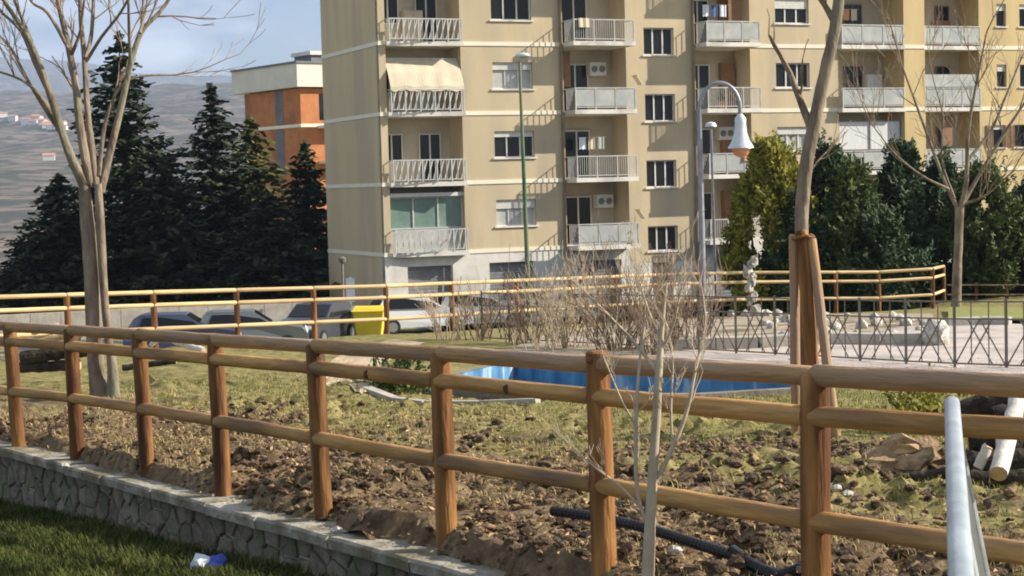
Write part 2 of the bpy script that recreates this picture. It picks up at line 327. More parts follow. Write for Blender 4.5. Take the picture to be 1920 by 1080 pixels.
def ground_material():
    m = bpy.data.materials.new('ground'); m.use_nodes = True; t = m.node_tree; b = t.nodes['Principled BSDF']; ln = t.links.new
    b.inputs['Roughness'].default_value = 0.95; b.inputs['Specular IOR Level'].default_value = 0.15
    g = nd(t, 'ShaderNodeNewGeometry')
    def noi(s, d=6, r=0.6):
        n = nd(t, 'ShaderNodeTexNoise'); n.inputs['Scale'].default_value = s; n.inputs['Detail'].default_value = d; n.inputs['Roughness'].default_value = r
        ln(g.outputs['Position'], n.inputs['Vector']); return n.outputs['Fac']
    def ramp(f, p0, c0, p1, c1):
        r = nd(t, 'ShaderNodeValToRGB'); e = r.color_ramp.elements; e[0].position = p0; e[1].position = p1; e[0].color = (*c0, 1); e[1].color = (*c1, 1)
        ln(f, r.inputs[0]); return r.outputs[0]
    soil = ramp(noi(7, 8, 0.7), 0.33, (0.055, 0.034, 0.019), 0.68, (0.23, 0.155, 0.09))
    litter = ramp(noi(16, 6, 0.7), 0.40, (0.09, 0.06, 0.032), 0.66, (0.36, 0.27, 0.15))
    def mix(f, a, c):
        x = nd(t, 'ShaderNodeMixRGB'); ln(a, x.inputs[1]); ln(c, x.inputs[2]); ln(f, x.inputs[0]); return x.outputs[0]
    base = mix(ramp(noi(1.3, 4), 0.42, (0, 0, 0), 0.6, (1, 1, 1)), soil, litter)
    grass = ramp(noi(5, 7, 0.7), 0.35, (0.12, 0.11, 0.032), 0.68, (0.36, 0.30, 0.125))
    # distance behind the fence drives where the turf starts, broken up by noise
    dp = nd(t, 'ShaderNodeVectorMath', operation='DOT_PRODUCT'); dp.inputs[1].default_value = (FN.x, FN.y, 0); ln(g.outputs['Position'], dp.inputs[0])
    mr = nd(t, 'ShaderNodeMapRange'); off = FO.x * FN.x + FO.y * FN.y
    mr.inputs[1].default_value = off + 0.3; mr.inputs[2].default_value = off + 4.6; mr.inputs[3].default_value = -0.15; mr.inputs[4].default_value = 0.22
    ln(dp.outputs['Value'], mr.inputs[0])
    ad = nd(t, 'ShaderNodeMath', operation='ADD'); ln(mr.outputs[0], ad.inputs[0]); ln(noi(0.9, 5), ad.inputs[1])
    c = mix(ramp(ad.outputs[0], 0.50, (0, 0, 0), 0.60, (1, 1, 1)), base, grass)
    ln(c, b.inputs['Base Color'])
    bp = nd(t, 'ShaderNodeBump'); bp.inputs['Strength'].default_value = 0.7; bp.inputs['Distance'].default_value = 0.04
    ln(noi(22, 6, 0.7), bp.inputs['Height']); ln(bp.outputs[0], b.inputs['Normal'])
    return m
M['ground'] = ground_material()
def sheet(name, us, vs, fn, mat, xy=uv2xy, start=0.0):
    mb = MB(); nu = len(us); V = []
    for v in vs:
        for u in us:
            x, y = xy(u, v_front(u) + v) if start is not None else xy(u, v)
            V.append((x, y, fn(x, y)))
    fs = [(j*nu + i, j*nu + i + 1, (j+1)*nu + i + 1, (j+1)*nu + i) for j in range(len(vs) - 1) for i in range(nu - 1)]
    mb.add(V, fs); return tag(mb.build(name, mat, None, True), kind='structure')
sheet('ground', spaced(-150, 70, 0.055, -3.0, 14.5, 1.12), spaced(0.10, 150, 0.055, 0.10, 13.0, 1.06), upper, M['ground'])
M['lawn'] = material('lawn', (0.035, 0.046, 0.010), (0.085, 0.09, 0.026), 0.95, 6, 0.6, 30, c3=(0.10, 0.075, 0.035), s3=0.8)
sheet('lower_lawn', spaced(-60, 60, 0.12, -4, 14, 1.15), [-40, -30, -22, -16, -12, -9, -7, -5.5] + [-4.5 + 0.15*i for i in range(31)], lower, M['lawn'])
# far terrain: valley floor, village hillside, mountain ridge
HP = [(100, -6.5), (250, -14), (600, -20), (1100, 5), (1700, 52), (2500, 112), (3300, 205), (3900, 190), (5200, 150), (8000, 560), (9000, 500)]
def hill_z(x, y):
    z = lerp_table(HP, y)
    k = smooth(500, 2000, y)
    z += k * (26 * fbm(x / 700, y / 700, 1.7) + 7 * fbm(x / 130, y / 130, 4.0))
    if y > 4500: z += smooth(4500, 7500, y) * (120 * fbm(x / 1500, y / 2500, 8.0, 5) + 60 * smooth(-1200, -2300, x))
    return z
hx = [-9000 + 18000 * i / 240 for i in range(241)]; hx = [q if abs(q) > 3000 else q for q in hx]
hy = [104 * (9000 / 104) ** (i / 130) for i in range(131)]
mb = MB(); mb.add([((-7000 + 14000*i/260) * (0.12 + 0.88 * y / 9000), y, hill_z((-7000 + 14000*i/260) * (0.12 + 0.88 * y / 9000), y) - (0.5 if y < 130 else 0)) for y in hy for i in range(261)],
                  [(j*261+i, j*261+i+1, (j+1)*261+i+1, (j+1)*261+i) for j in range(130) for i in range(260)])
M['hills'] = material('hills', (0.05, 0.05, 0.035), (0.19, 0.145, 0.115), 0.95, 0.02, 0.0, detail=9, c3=(0.04, 0.045, 0.028), s3=0.06, t3=(0.5, 0.58), lo=0.42, hi=0.58)
tag(mb.build('hills', M['hills'], None, True), kind='structure')
# ---------------------------------------------------------------- stone retaining wall with coping slabs
wall_base = uv2xy(4.0, -0.3)
rw = thing('stone_retaining_wall', 'low rubble stone retaining wall with weathered concrete coping below the log fence', 'wall', (wall_base[0], wall_base[1], lower(*wall_base)))
def wpt(u, dv, z): x, y = uv2xy(u, v_front(u) + dv); return (x, y, z)
def coping_top(u): x, y = uv2xy(u, v_front(u)); return lerp_table(PT, y) - 0.10
def wall_foot(u): x, y = uv2xy(u, v_front(u)); return lower(x, y) - 0.15
mb = MB(); us = [-6 + 0.5*i for i in range(52)]
for a, b in zip(us, us[1:]):
    ta, tb = coping_top(a) - 0.085, coping_top(b) - 0.085; fa, fb = wall_foot(a) - 0.3, wall_foot(b) - 0.3
    mb.add([wpt(a, 0.075, fa), wpt(b, 0.075, fb), wpt(b, 0.075, tb), wpt(a, 0.075, ta), wpt(a, 0.36, fa), wpt(b, 0.36, fb), wpt(b, 0.36, tb), wpt(a, 0.36, ta)],
           [(0,1,2,3), (3,2,6,7), (5,4,7,6)])
part(mb, 'mortar_bed', M['mortar'], rw)
u = -6.0
while u < 19.5:                         # coping slabs, each slightly out of line
    ln_ = R.uniform(0.9, 1.25); e = 0.012; dz = R.uniform(-0.008, 0.008); dv = R.uniform(-0.012, 0.012); mb = MB()
    n = 10; prof = []
    for i in range(n + 1):
        q = u + e + (ln_ - 2*e) * i / n; t = coping_top(q) + dz; c = 0.010 * fbm(q * 5, 0.3, 2) - (0.012 if i in (0, n) else 0)
        prof.append([wpt(q, dv - 0.02 + c, t - 0.085), wpt(q, dv - 0.03 + c, t - 0.018), wpt(q, dv - 0.012 + c, t + 0.004*fbm(q*6, 2, 1)), wpt(q, dv + 0.20, t + 0.004*fbm(q*6, 5, 1)), wpt(q, dv + 0.40, t), wpt(q, dv + 0.40, t - 0.085)])
    for i in range(n):
        k = len(mb.v); mb.add(prof[i] + prof[i+1], [(j, j + 6, (j + 1) % 6 + 6, (j + 1) % 6) for j in range(6)])
    mb.add(prof[0], [(0, 1, 2, 3, 4, 5)]); mb.add(prof[-1], [(5, 4, 3, 2, 1, 0)])
    part(mb, 'coping_slab', M['coping'], rw); u += ln_
def clip_cell(seed, others, box):
    poly = [(box[0], box[2]), (box[1], box[2]), (box[1], box[3]), (box[0], box[3])]
    for o in others:
        mx, my = (seed[0]+o[0])/2, (seed[1]+o[1])/2; nx, ny = o[0]-seed[0], o[1]-seed[1]; new = []
        for i in range(len(poly)):
            p, q = poly[i], poly[(i+1) % len(poly)]
            dp = (p[0]-mx)*nx + (p[1]-my)*ny; dq = (q[0]-mx)*nx + (q[1]-my)*ny
            if dp <= 0: new.append(p)
            if (dp < 0 < dq) or (dq < 0 < dp):
                t = dp / (dp - dq); new.append((p[0] + (q[0]-p[0])*t, p[1] + (q[1]-p[1])*t))
        poly = new
        if len(poly) < 3: return []
    return poly
seeds = []
for j in range(6):
    uu = -0.9 + 0.13 * (j % 2)
    while uu < 10.2: seeds.append((uu + R.uniform(-0.08, 0.08), 0.06 + j * 0.155 + R.uniform(-0.05, 0.05))); uu += R.uniform(0.2, 0.34)
for sd_ in seeds:                       # rubble stones: one object each, joints recessed
    if wall_foot(sd_[0]) > coping_top(sd_[0]) - 0.085 - sd_[1] + 0.12: continue
    near = [o for o in seeds if o is not sd_ and abs(o[0]-sd_[0]) < 0.7 and abs(o[1]-sd_[1]) < 0.5]
    poly = clip_cell(sd_, near, (sd_[0]-0.4, sd_[0]+0.4, 0.012, 1.0))
    if len(poly) < 3: continue
    cx = sum(p[0] for p in poly)/len(poly); cy = sum(p[1] for p in poly)/len(poly)
    pr = R.uniform(0.0, 0.022); n = len(poly); mb = MB(); rings = []
    for sh, dv in ((0.90, 0.09), (0.875, 0.066 - pr), (0.76, 0.055 - pr)):
        rings.append([wpt(cx + (p[0]-cx)*sh, dv + R.uniform(-0.006, 0.006), coping_top(cx) - 0.085 - (cy + (p[1]-cy)*sh)) for p in poly])
    mb.add(rings[0] + rings[1] + rings[2], [(r*n + i, r*n + (i+1) % n, (r+1)*n + (i+1) % n, (r+1)*n + i) for r in range(2) for i in range(n)] + [tuple(range(2*n, 3*n))])
    part(mb, 'stone', M['stone'], rw)
# ---------------------------------------------------------------- log fences
def log_mesh(name, length, r0, r1, seed, mat, taper=True):
    rnd = random.Random(seed); mb = MB(); pts = []; rad = []; n = 9
    for i in range(n + 1):
        t = i / n; pts.append((0.006*noise.noise(Vector((t*3, seed, 0))), 0.006*noise.noise(Vector((seed, t*3, 4))), length * t))
        r = r0 + (r1 - r0) * t; r *= 1 + 0.05 * noise.noise(Vector((t*4, seed*3.3, 1)))
        rad.append(r)
    if taper:
        pts = [(pts[0][0], pts[0][1], 0)] + [(pts[0][0], pts[0][1], 0.012)] + pts[1:-1] + [(pts[-1][0], pts[-1][1], length - 0.012), (pts[-1][0], pts[-1][1], length)]
        rad = [rad[0]*0.82, rad[0]] + rad[1:-1] + [rad[-1], rad[-1]*0.82]
    mb.tube(pts, rad, 14, True, 0.015, rnd); return mb.mesh(name, mat, True)
def place_axis(o, a, b):                # mesh runs along local z from a to b
    d = Vector(b) - Vector(a); o.location = Vector(a); o.rotation_mode = 'QUATERNION'
    o.rotation_quaternion = d.to_track_quat('Z', 'Y')
KX = [-72, 20, 133, 262, 405, 592, 826, 1122, 1526, 2060]
KT = [606, 612, 619, 627, 637, 649, 664, 683, 705, 731]
KM = [634, 640, 649, 660, 673, 689, 713, 743, 780, 812]
KL = [724, 734, 746, 766, 789, 821, 863, 909, 976, 1058]
KZ = [17.9 * (1 - 0.0769 * k) for k in range(-1, 9)]
b0 = at(592, 915, KZ[5])
ff = thing('log_fence', 'honey brown round log fence on top of the rubble stone wall', 'fence', (b0.x, b0.y, upper(b0.x, b0.y)), group=None)
posts = []
LEAN = [0, .045, .02, .03, .022, .02, .01, .006, -.01, 0]
for k in range(10):
    top = at(KX[k], KT[k], KZ[k]); zb = upper(top.x, top.y)
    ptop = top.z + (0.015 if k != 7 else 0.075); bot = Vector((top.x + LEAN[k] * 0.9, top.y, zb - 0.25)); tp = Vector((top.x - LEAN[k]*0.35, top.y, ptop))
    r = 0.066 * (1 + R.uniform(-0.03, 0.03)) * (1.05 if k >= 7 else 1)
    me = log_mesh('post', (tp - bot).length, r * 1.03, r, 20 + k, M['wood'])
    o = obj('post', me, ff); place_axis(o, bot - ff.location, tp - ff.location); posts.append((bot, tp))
def on_post(k, z):
    a, b = posts[k]; t = (z - a.z) / (b.z - a.z); return a + (b - a) * t
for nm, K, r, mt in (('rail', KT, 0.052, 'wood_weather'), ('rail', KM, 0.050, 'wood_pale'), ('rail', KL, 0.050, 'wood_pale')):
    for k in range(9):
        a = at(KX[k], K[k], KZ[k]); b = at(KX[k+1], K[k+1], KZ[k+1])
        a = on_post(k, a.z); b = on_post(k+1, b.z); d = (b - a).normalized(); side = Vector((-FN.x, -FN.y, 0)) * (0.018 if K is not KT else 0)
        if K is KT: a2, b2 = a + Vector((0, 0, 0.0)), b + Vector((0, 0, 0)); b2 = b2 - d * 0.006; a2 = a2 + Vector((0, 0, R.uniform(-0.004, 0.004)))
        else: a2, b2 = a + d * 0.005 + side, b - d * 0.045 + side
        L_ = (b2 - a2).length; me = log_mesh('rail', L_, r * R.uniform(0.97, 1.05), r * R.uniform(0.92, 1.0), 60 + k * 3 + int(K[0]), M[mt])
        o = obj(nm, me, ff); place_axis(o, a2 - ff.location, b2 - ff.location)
        if K is KM and k in (5, 6):
            q = MB(); c = a2 + d * (L_ * 0.52) + side.normalized() * r; q.blob(c, 0.028, k, 1, 0.2, (0.9, 0.4, 1.2)); part(q, 'knot', M['knot'], ff)
q = MB(); c = posts[7][1] + Vector((-0.045, -0.055, -0.045)); q.blob(c, 0.022, 3, 1, 0.2, (1, 0.6, 1)); part(q, 'bolt_hole', M['knot'], ff)
# back fence
BX = [-200, -40, 125, 287, 443, 587, 723, 846, 968, 1068, 1153, 1238, 1320, 1405, 1485, 1567, 1647, 1748, 1769]
BZ = [(-200, 31.5), (0, 33), (723, 39), (968, 42.5), (1238, 47), (1405, 48.6), (1647, 50), (1748, 50.3), (1769, 53.5)]
BY = [(-200, 562), (-40, 558), (125, 553), (287, 548), (443, 544), (587, 540), (723, 536), (968, 526), (1068, 522), (1238, 515), (1405, 511), (1647, 510), (1748, 504), (1769, 499)]
c = at(723, 632, 39)
bf = thing('log_fence', 'pale log fence along the far edge of the park above the street', 'fence', (c.x, c.y, plateau(c.x, c.y)))
bp = [at(x, lerp_table(BY, x), lerp_table(BZ, x)) for x in BX]
variants = [log_mesh('post', 1.0, 0.062, 0.06, 200 + i, M['wood']) for i in range(3)]
rvar = [log_mesh('rail', 1.0, 0.046, 0.044, 220 + i, M['wood_back']) for i in range(3)]
for i, p in enumerate(bp):
    zb = min(upper(p.x, p.y) - 0.2, p.z - 1.2); o = obj('post', variants[i % 3], bf)
    place_axis(o, Vector((p.x + R.uniform(-.01, .01), p.y, zb)) - bf.location, p - bf.location); o.scale = (1, 1, p.z + 0.01 - zb)
for dz in (0.0, 0.26, 0.74):
    for i in range(len(bp) - 1):
        a = bp[i] - Vector((0, 0.03, dz)); b = bp[i+1] - Vector((0, 0.03, dz)); d = (b - a).normalized(); o = obj('rail', rvar[(i + int(dz * 10)) % 3], bf)
        a = a + d * 0.01; b = b - d * 0.01
        place_axis(o, a - bf.location, b - bf.location); o.scale = (1, 1, (b - a).length)
# ---------------------------------------------------------------- galvanised barrier beside the camera
e0 = at(1785, 750, 7.05); dirv = Vector((1767 - 960, F, 0)).normalized()      # runs level towards the camera
bar = thing('galvanised_barrier', 'galvanised tube barrier with wire mesh running up to the log fence', 'barrier', (e0.x, e0.y, lower(e0.x, e0.y)))
s0 = e0 - dirv * 4.6; r = 0.030
def SHR(p): return Vector((dirv.y, -dirv.x, 0)) * 0.17 * (e0.z - p.z)      # the barrier leans a little
mb = MB(); pts = [s0] + [e0 - dirv * 0.10] + [e0 - dirv * (0.10 - 0.10*math.sin(t)) - Vector((0, 0, 0.10*(1 - math.cos(t)))) for t in (0.4, 0.8, 1.2, 1.57)]
pts += [Vector((pts[-1].x, pts[-1].y, lower(e0.x, e0.y) - 0.05))]
pts[-1] = pts[-1] + SHR(pts[-1]); mb.tube(pts, r, 14); part(mb, 'top_tube', M['galv'], bar, True)
zlo = e0.z - 0.86; side = Vector((0, 0, 0))
mb = MB(); q1, q2 = s0 - Vector((0, 0, 0.86)), Vector((e0.x, e0.y, zlo)); mb.tube([q1 + SHR(q1), q2 + SHR(q2)], 0.018, 10); part(mb, 'bottom_tube', M['galv'], bar, True)
for t in (0.0, 2.2, 4.6):
    p = e0 - dirv * t
    if t: mb = MB(); q2 = Vector((p.x, p.y, lower(p.x, p.y) - 0.05)); mb.tube([Vector((p.x, p.y, e0.z - 0.01)), q2 + SHR(q2)], 0.022, 10); part(mb, 'upright', M['galv'], bar, True)
mb = MB(); z1 = e0.z - 0.03; nrm = Vector((dirv.y, -dirv.x, 0)) * 0.012
for i in range(78):                      # diamond mesh: two sets of slanting wires
    t = -0.8 + i * 0.07
    for sg in (1, -1):
        ta, tb = t, t + 0.8
        fa, fb = 0.0, 1.0
        a_t, b_t = max(ta, 0.02), min(tb, 4.58)
        if a_t >= b_t: continue
        h = lambda tt: (tt - ta) / 0.8
        za = zlo + (z1 - zlo) * (h(a_t) if sg > 0 else 1 - h(a_t)); zb = zlo + (z1 - zlo) * (h(b_t) if sg > 0 else 1 - h(b_t))
        pa = e0 - dirv * a_t; pb = e0 - dirv * b_t
        qa, qb = Vector((pa.x, pa.y, za)), Vector((pb.x, pb.y, zb)); mb.tube([qa + SHR(qa) + nrm*sg*0.3, qb + SHR(qb) + nrm*sg*0.3], 0.0022, 4)
tag(part(mb, 'wire_mesh', M['galv'], bar), kind='stuff')
# ---------------------------------------------------------------- the apartment block
ANG = math.radians(23.5); CZ = 77.5
C0 = at(716, 600, CZ); C0.z = -5.70
DX = Vector((math.cos(ANG), math.sin(ANG), 0)); DY = Vector((-math.sin(ANG), math.cos(ANG), 0))
def fac(px, py, dy=0.0):                # pixel -> (along facade, height) on the facade plane, dy metres into the building
    d = ray(px, py); o = C0 + DY * dy; t = o.dot(DY) / d.dot(DY); p = d * t - C0; return p.dot(DX), p.z
def fx(px, py=300, dy=0.0): return fac(px, py, dy)[0]
B = 3.10; Z1 = fac(730, 478)[1]         # first string course above the garages
FL = [Z1 + B * k for k in range(6)]; TOP = Z1 + B * 5 + 0.2; DEPTH = 8.2
ab = thing('apartment_block', 'long beige rendered apartment block with recessed balconies and garages at street level', 'building', C0, ANG)
def bpart(mb, name, mat, parent=None, sm=False): return mb.build(name, M[mat] if isinstance(mat, str) else mat, parent or ab, sm)
def holed(x0, x1, z0, z1, holes, th=0.3, y0=0.0):
    xs = sorted({x0, x1, *[h[0] for h in holes], *[h[1] for h in holes]}); zs = sorted({z0, z1, *[h[2] for h in holes], *[h[3] for h in holes]})
    xs = [x for x in xs if x0 <= x <= x1]; zs = [z for z in zs if z0 <= z <= z1]; mb = MB()
    def hole(i, j):
        if not (0 <= i < len(xs) - 1 and 0 <= j < len(zs) - 1): return True
        cx, cz = (xs[i]+xs[i+1])/2, (zs[j]+zs[j+1])/2
        return any(h[0] < cx < h[1] and h[2] < cz < h[3] for h in holes)
    for i in range(len(xs) - 1):
        for j in range(len(zs) - 1):
            if hole(i, j): continue
            a, b, c, d = xs[i], xs[i+1], zs[j], zs[j+1]
            mb.add([(a, y0, c), (b, y0, c), (b, y0, d), (a, y0, d)], [(0, 1, 2, 3)])
            if hole(i-1, j): mb.add([(a, y0, c), (a, y0+th, c), (a, y0+th, d), (a, y0, d)], [(3, 2, 1, 0)])
            if hole(i+1, j): mb.add([(b, y0, c), (b, y0+th, c), (b, y0+th, d), (b, y0, d)], [(0, 1, 2, 3)])
            if hole(i, j-1): mb.add([(a, y0, c), (b, y0, c), (b, y0+th, c), (a, y0+th, c)], [(3, 2, 1, 0)])
            if hole(i, j+1): mb.add([(a, y0, d), (b, y0, d), (b, y0+th, d), (a, y0+th, d)], [(0, 1, 2, 3)])
    return mb
def window(x0, x1, z0, z1, n=3, y=0.14, fr='frame_w', gl='glass', sill=True, shut=0.0, parent=None, open_=None):
    mb = MB(); t = 0.055
    mb.box((x0, y, z0), (x1, y+0.06, z0+t)); mb.box((x0, y, z1-t), (x1, y+0.06, z1))
    for i in range(n + 1):
        c = x0 + (x1-x0)*i/n; a = x0 if i == 0 else (x1 - t if i == n else c - t*0.6); mb.box((a, y-0.002, z0+t), (a + (t if i in (0, n) else t*1.2), y+0.058, z1-t))
    wn = bpart(mb, 'window', fr, parent)
    for i in range(n):
        a = x0 + (x1-x0)*i/n + 0.02; b = x0 + (x1-x0)*(i+1)/n - 0.02; q = MB()
        tilt = R.uniform(-0.012, 0.012); mm = gl if not (open_ and i in open_) else 'glass'
        q.add([(a, y+0.04+tilt, z0+t), (b, y+0.04-tilt, z0+t), (b, y+0.04-tilt, z1-t), (a, y+0.04+tilt, z1-t)], [(0, 1, 2, 3)]); bpart(q, 'pane', mm, wn)
    if shut:
        q = MB(); zz = z1 - (z1 - z0) * shut; k = max(2, int((z1 - zz) / 0.07))
        for i in range(k):
            a = zz + (z1 - zz)*i/k; b = zz + (z1 - zz)*(i+1)/k; q.box((x0+0.02, y-0.05, a+0.004), (x1-0.02, y-0.02, b-0.004))
        bpart(q, 'roller_shutter', 'shutter', wn)
    if sill:
        q = MB(); q.box((x0-0.1, -0.07, z0-0.07), (x1+0.1, 0.14, z0-0.005)); bpart(q, 'sill', 'slab', wn)
    return wn
def string_course(x0, x1, mat='band', y=-0.035):
    for k in range(6):
        mb = MB(); mb.box((x0, y, FL[k]-0.09), (x1, 0.02, FL[k]+0.09)); bpart(mb, 'string_course', mat)
# ---- solid facade strips with windows
XS = dict(c0=fx(716), a0=fx(729), a1=fx(869), b0=fx(1058), b1=fx(1178), c1=fx(1304), c2=fx(1410), d0=fx(1574), d1=fx(1692), e0=fx(1731), e1=fx(1838))
XS['end'] = XS['e1'] + 11.0
def strip(x0, x1, mat, wins, z0=Z1):
    bpart(holed(x0, x1, z0, TOP, wins), 'wall', mat)
strip(XS['c0'], XS['a0'], 'plaster', [])
w1 = (fx(928), fx(1003)); wins = [(w1[0], w1[1], FL[k] + 1.08, FL[k] + 2.28) for k in range(5)]
strip(XS['a1'], XS['b0'], 'plaster', wins)
for k, h in enumerate(wins): window(*h, n=3, shut=(0.34, 0.22, 0.28, 0.0, 0.5)[k], gl=('frost', 'glass', 'frost', 'glass', 'glass')[k], open_=(1, 2) if k == 1 else None)
w2 = (fx(1212), fx(1268)); wins = [(w2[0], w2[1], FL[k] - 0.46 + (0.1 if k == 0 else 0), FL[k] + 0.82) for k in range(6)]
bpart(holed(XS['b1'], XS['c1'], Z1 - 0.9, TOP, wins), 'wall', 'plaster')
for h in wins: window(*h, n=3, fr='frame_w', gl='glass')
w3 = (fx(1458), fx(1521)); wins = [(w3[0], w3[1], FL[k] + 1.1, FL[k] + 2.3) for k in range(5)]
strip(XS['c2'], XS['d0'], 'plaster', wins)
for k, h in enumerate(wins): window(*h, n=3, shut=(0.25, 0.3, 0.0, 0.4, 0.2)[k], gl=('frost', 'frost', 'glass', 'glass', 'glass')[k])
bpart(holed(XS['d1'], XS['e0'], Z1, TOP, [], 0.3, -0.25), 'wall', 'plaster_w')
mb = MB(); mb.box((XS['d1'] + 0.002, -0.24, Z1), (XS['e0'] - 0.002, 1.4, TOP)); bpart(mb, 'pier', 'plaster_w')
w4 = [(fx(1871), fx(1889)), (fx(1914), fx(1932)), (fx(1968), fx(2010)), (fx(2040), fx(2080))]
wins = []
for k in range(5):
    for i, (a, b) in enumerate(w4):
        if k == 1 and i < 2: a, b = (fx(1862), fx(1884)) if i == 0 else (fx(1902), fx(1926))
        wins.append((a, b, FL[k] + 1.1, FL[k] + 2.25))
strip(XS['e1'], XS['end'], 'plaster_w', wins)
for h in wins:
    wn = window(*h, n=1 if h[1] - h[0] < 0.9 else 2, fr='frame_d', gl='glass', shut=R.choice((0, 0.3, 0, 0.2)))
    if h[3] < FL[2] and h[2] > FL[1]:
        for sgn in (-1, 1):
            q = MB(); a = h[0] - 0.42 if sgn < 0 else h[1] + 0.01
            for i in range(9): q.box((a + 0.04, -0.05, h[2] + 0.04 + i*0.122), (a + 0.37, -0.025, h[2] + 0.13 + i*0.122))
            q.box((a, -0.06, h[2]), (a+0.04, -0.01, h[3])); q.box((a+0.37, -0.06, h[2]), (a+0.41, -0.01, h[3])); bpart(q, 'louvre_shutter', 'shutter_b', wn)
for a, b in (('c0', 'a0'), ('a1', 'b0'), ('c2', 'd0')): string_course(XS[a] - (0.035 if a == 'c0' else 0), XS[b])
string_course(XS['d1'] + 0.01, XS['e0'] - 0.01, 'band', -0.285); string_course(XS['e1'], XS['end'])
# ---- side wall, core, roof
mb = MB(); mb.box((XS['c0'], 0.3, 0), (XS['c0'] + 0.3, DEPTH, TOP)); bpart(mb, 'side_wall', 'plaster_side')
mb = MB(); mb.add([(XS['c0'], 0.003, 0), (XS['c0'], 0.3, 0), (XS['c0'], 0.3, TOP), (XS['c0'], 0.003, TOP)], [(0, 3, 2, 1)]); bpart(mb, 'side_wall_edge', 'plaster_side')
for k in range(6):
    mb = MB(); mb.box((XS['c0'] - 0.03, 0.02, FL[k]-0.085), (XS['c0'] + 0.01, DEPTH, FL[k]+0.085)); bpart(mb, 'string_course', 'band')
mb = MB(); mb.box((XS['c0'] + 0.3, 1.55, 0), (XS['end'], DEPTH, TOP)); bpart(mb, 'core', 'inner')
mb = MB(); mb.box((XS['c0'] - 0.3, -0.5, TOP), (XS['end'], DEPTH + 0.3, TOP + 0.35)); bpart(mb, 'roof', 'slab')
for a, b in (('a1', 'b0'), ('b1', 'c1'), ('c2', 'd0'), ('e1', 'end')):   # solid behind the strips, except the recesses
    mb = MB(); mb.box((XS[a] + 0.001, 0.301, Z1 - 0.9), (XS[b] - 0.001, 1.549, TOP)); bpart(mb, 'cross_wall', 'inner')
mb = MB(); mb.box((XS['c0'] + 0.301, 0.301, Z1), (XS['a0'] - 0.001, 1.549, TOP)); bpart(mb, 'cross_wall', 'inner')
for px in (1056, 1303):                 # downpipes
    mb = MB(); x = fx(px); mb.tube([(x, -0.09, 0.2), (x, -0.09, TOP)], 0.075, 8); bpart(mb, 'downpipe', 'downpipe', None, True)
# ---- ground floor
gh = [(fx(766, 560), fx(851, 560), 0, fac(800, 499)[1]), (fx(919, 550), fx(1004, 550), 0, fac(960, 491)[1]), (fx(1086, 540), fx(1166, 540), 0, fac(1120, 488)[1]), (fx(1225, 540), fx(1262, 540), 0, 2.1), (fx(1340), fx(1395), 0, 2.3), (fx(1480), fx(1560), 0, 2.3)]
bpart(holed(XS['c0'], XS['b1'], 0, Z1 - 0.092, gh[:3], 0.35), 'ground_floor_wall', 'white_render')
bpart(holed(XS['b1'], XS['c1'], 0, Z1 - 0.902, gh[3:4], 0.35, 0.001), 'ground_floor_wall', 'white_render'); bpart(holed(XS['c1'], XS['c2'], 0, Z1 - 0.14, gh[4:5], 0.35, 0.001), 'ground_floor_wall', 'white_render')
bpart(holed(XS['c2'], XS['end'], 0, Z1 - 0.092, gh[5:], 0.35, 0.001), 'ground_floor_wall', 'white_render')
for a, b, z0, z1 in gh:
    mb = MB(); k = 14
    for i in range(k): 
        za, zb = z1*i/k, z1*(i+1)/k; mb.add([(a, 0.30, za), (b, 0.30, za), (b, 0.27, zb - 0.02), (a, 0.27, zb - 0.02), (a, 0.31, zb), (b, 0.31, zb)], [(0, 1, 2, 3), (3, 2, 5, 4)])
    bpart(mb, 'garage_door', 'garage')
# ---- recesses: floor slabs, back walls, doors and railings
def door(x0, x1, z0, z1, y, fr='frame_w', gl='glass', n=2):
    window(x0, x1, z0, z1, n, y - 0.08, fr, gl, sill=False)
def railing(sl, x0, x1, z, y, style, depth_back):
    H = 1.0; mb = MB()
    mb.box((x0, y-0.02, z+H-0.05), (x1, y+0.02, z+H)); mb.box((x0, y-0.015, z+0.08), (x1, y+0.015, z+0.12))
    npan = 3 if style != 'diag' else 5
    for i in range(npan + 1):
        c = x0 + (x1-x0)*i/npan; c = clamp(c, x0+0.025, x1-0.025); mb.box((c-0.025, y-0.024, z), (c+0.025, y+0.024, z+H-0.05))
    for s_, xx in ((-1, x0), (1, x1)):
        if depth_back > y + 0.1:
            mb.box((xx-0.015, y+0.03, z+H-0.045), (xx+0.015, depth_back, z+H-0.005))
            for i in range(1, int((depth_back-y)/0.13)): mb.box((xx-0.01, y+0.13*i, z+0.02), (xx+0.01, y+0.13*i+0.02, z+H-0.05))
    if style == 'bars':
        k = int((x1-x0)/0.11)
        for i in range(k): c = x0 + (x1-x0)*(i+0.5)/k; mb.box((c-0.009, y-0.009, z+0.1), (c+0.009, y+0.009, z+H-0.05))
    if style == 'diag':
        k = int((x1-x0)/0.26)
        for i in range(k):
            c = x0 + (x1-x0)*(i+0.1)/k; mb.bar((c, y, z+0.1), (c+0.24, y, z+H-0.05), 0.055, 0.02); mb.bar((c+0.1, y-0.012, z+0.1), (c+0.1, y-0.012, z+H-0.05), 0.025, 0.02)
    rl = bpart(mb, 'railing', 'rail_w', sl)
    return rl, H, npan
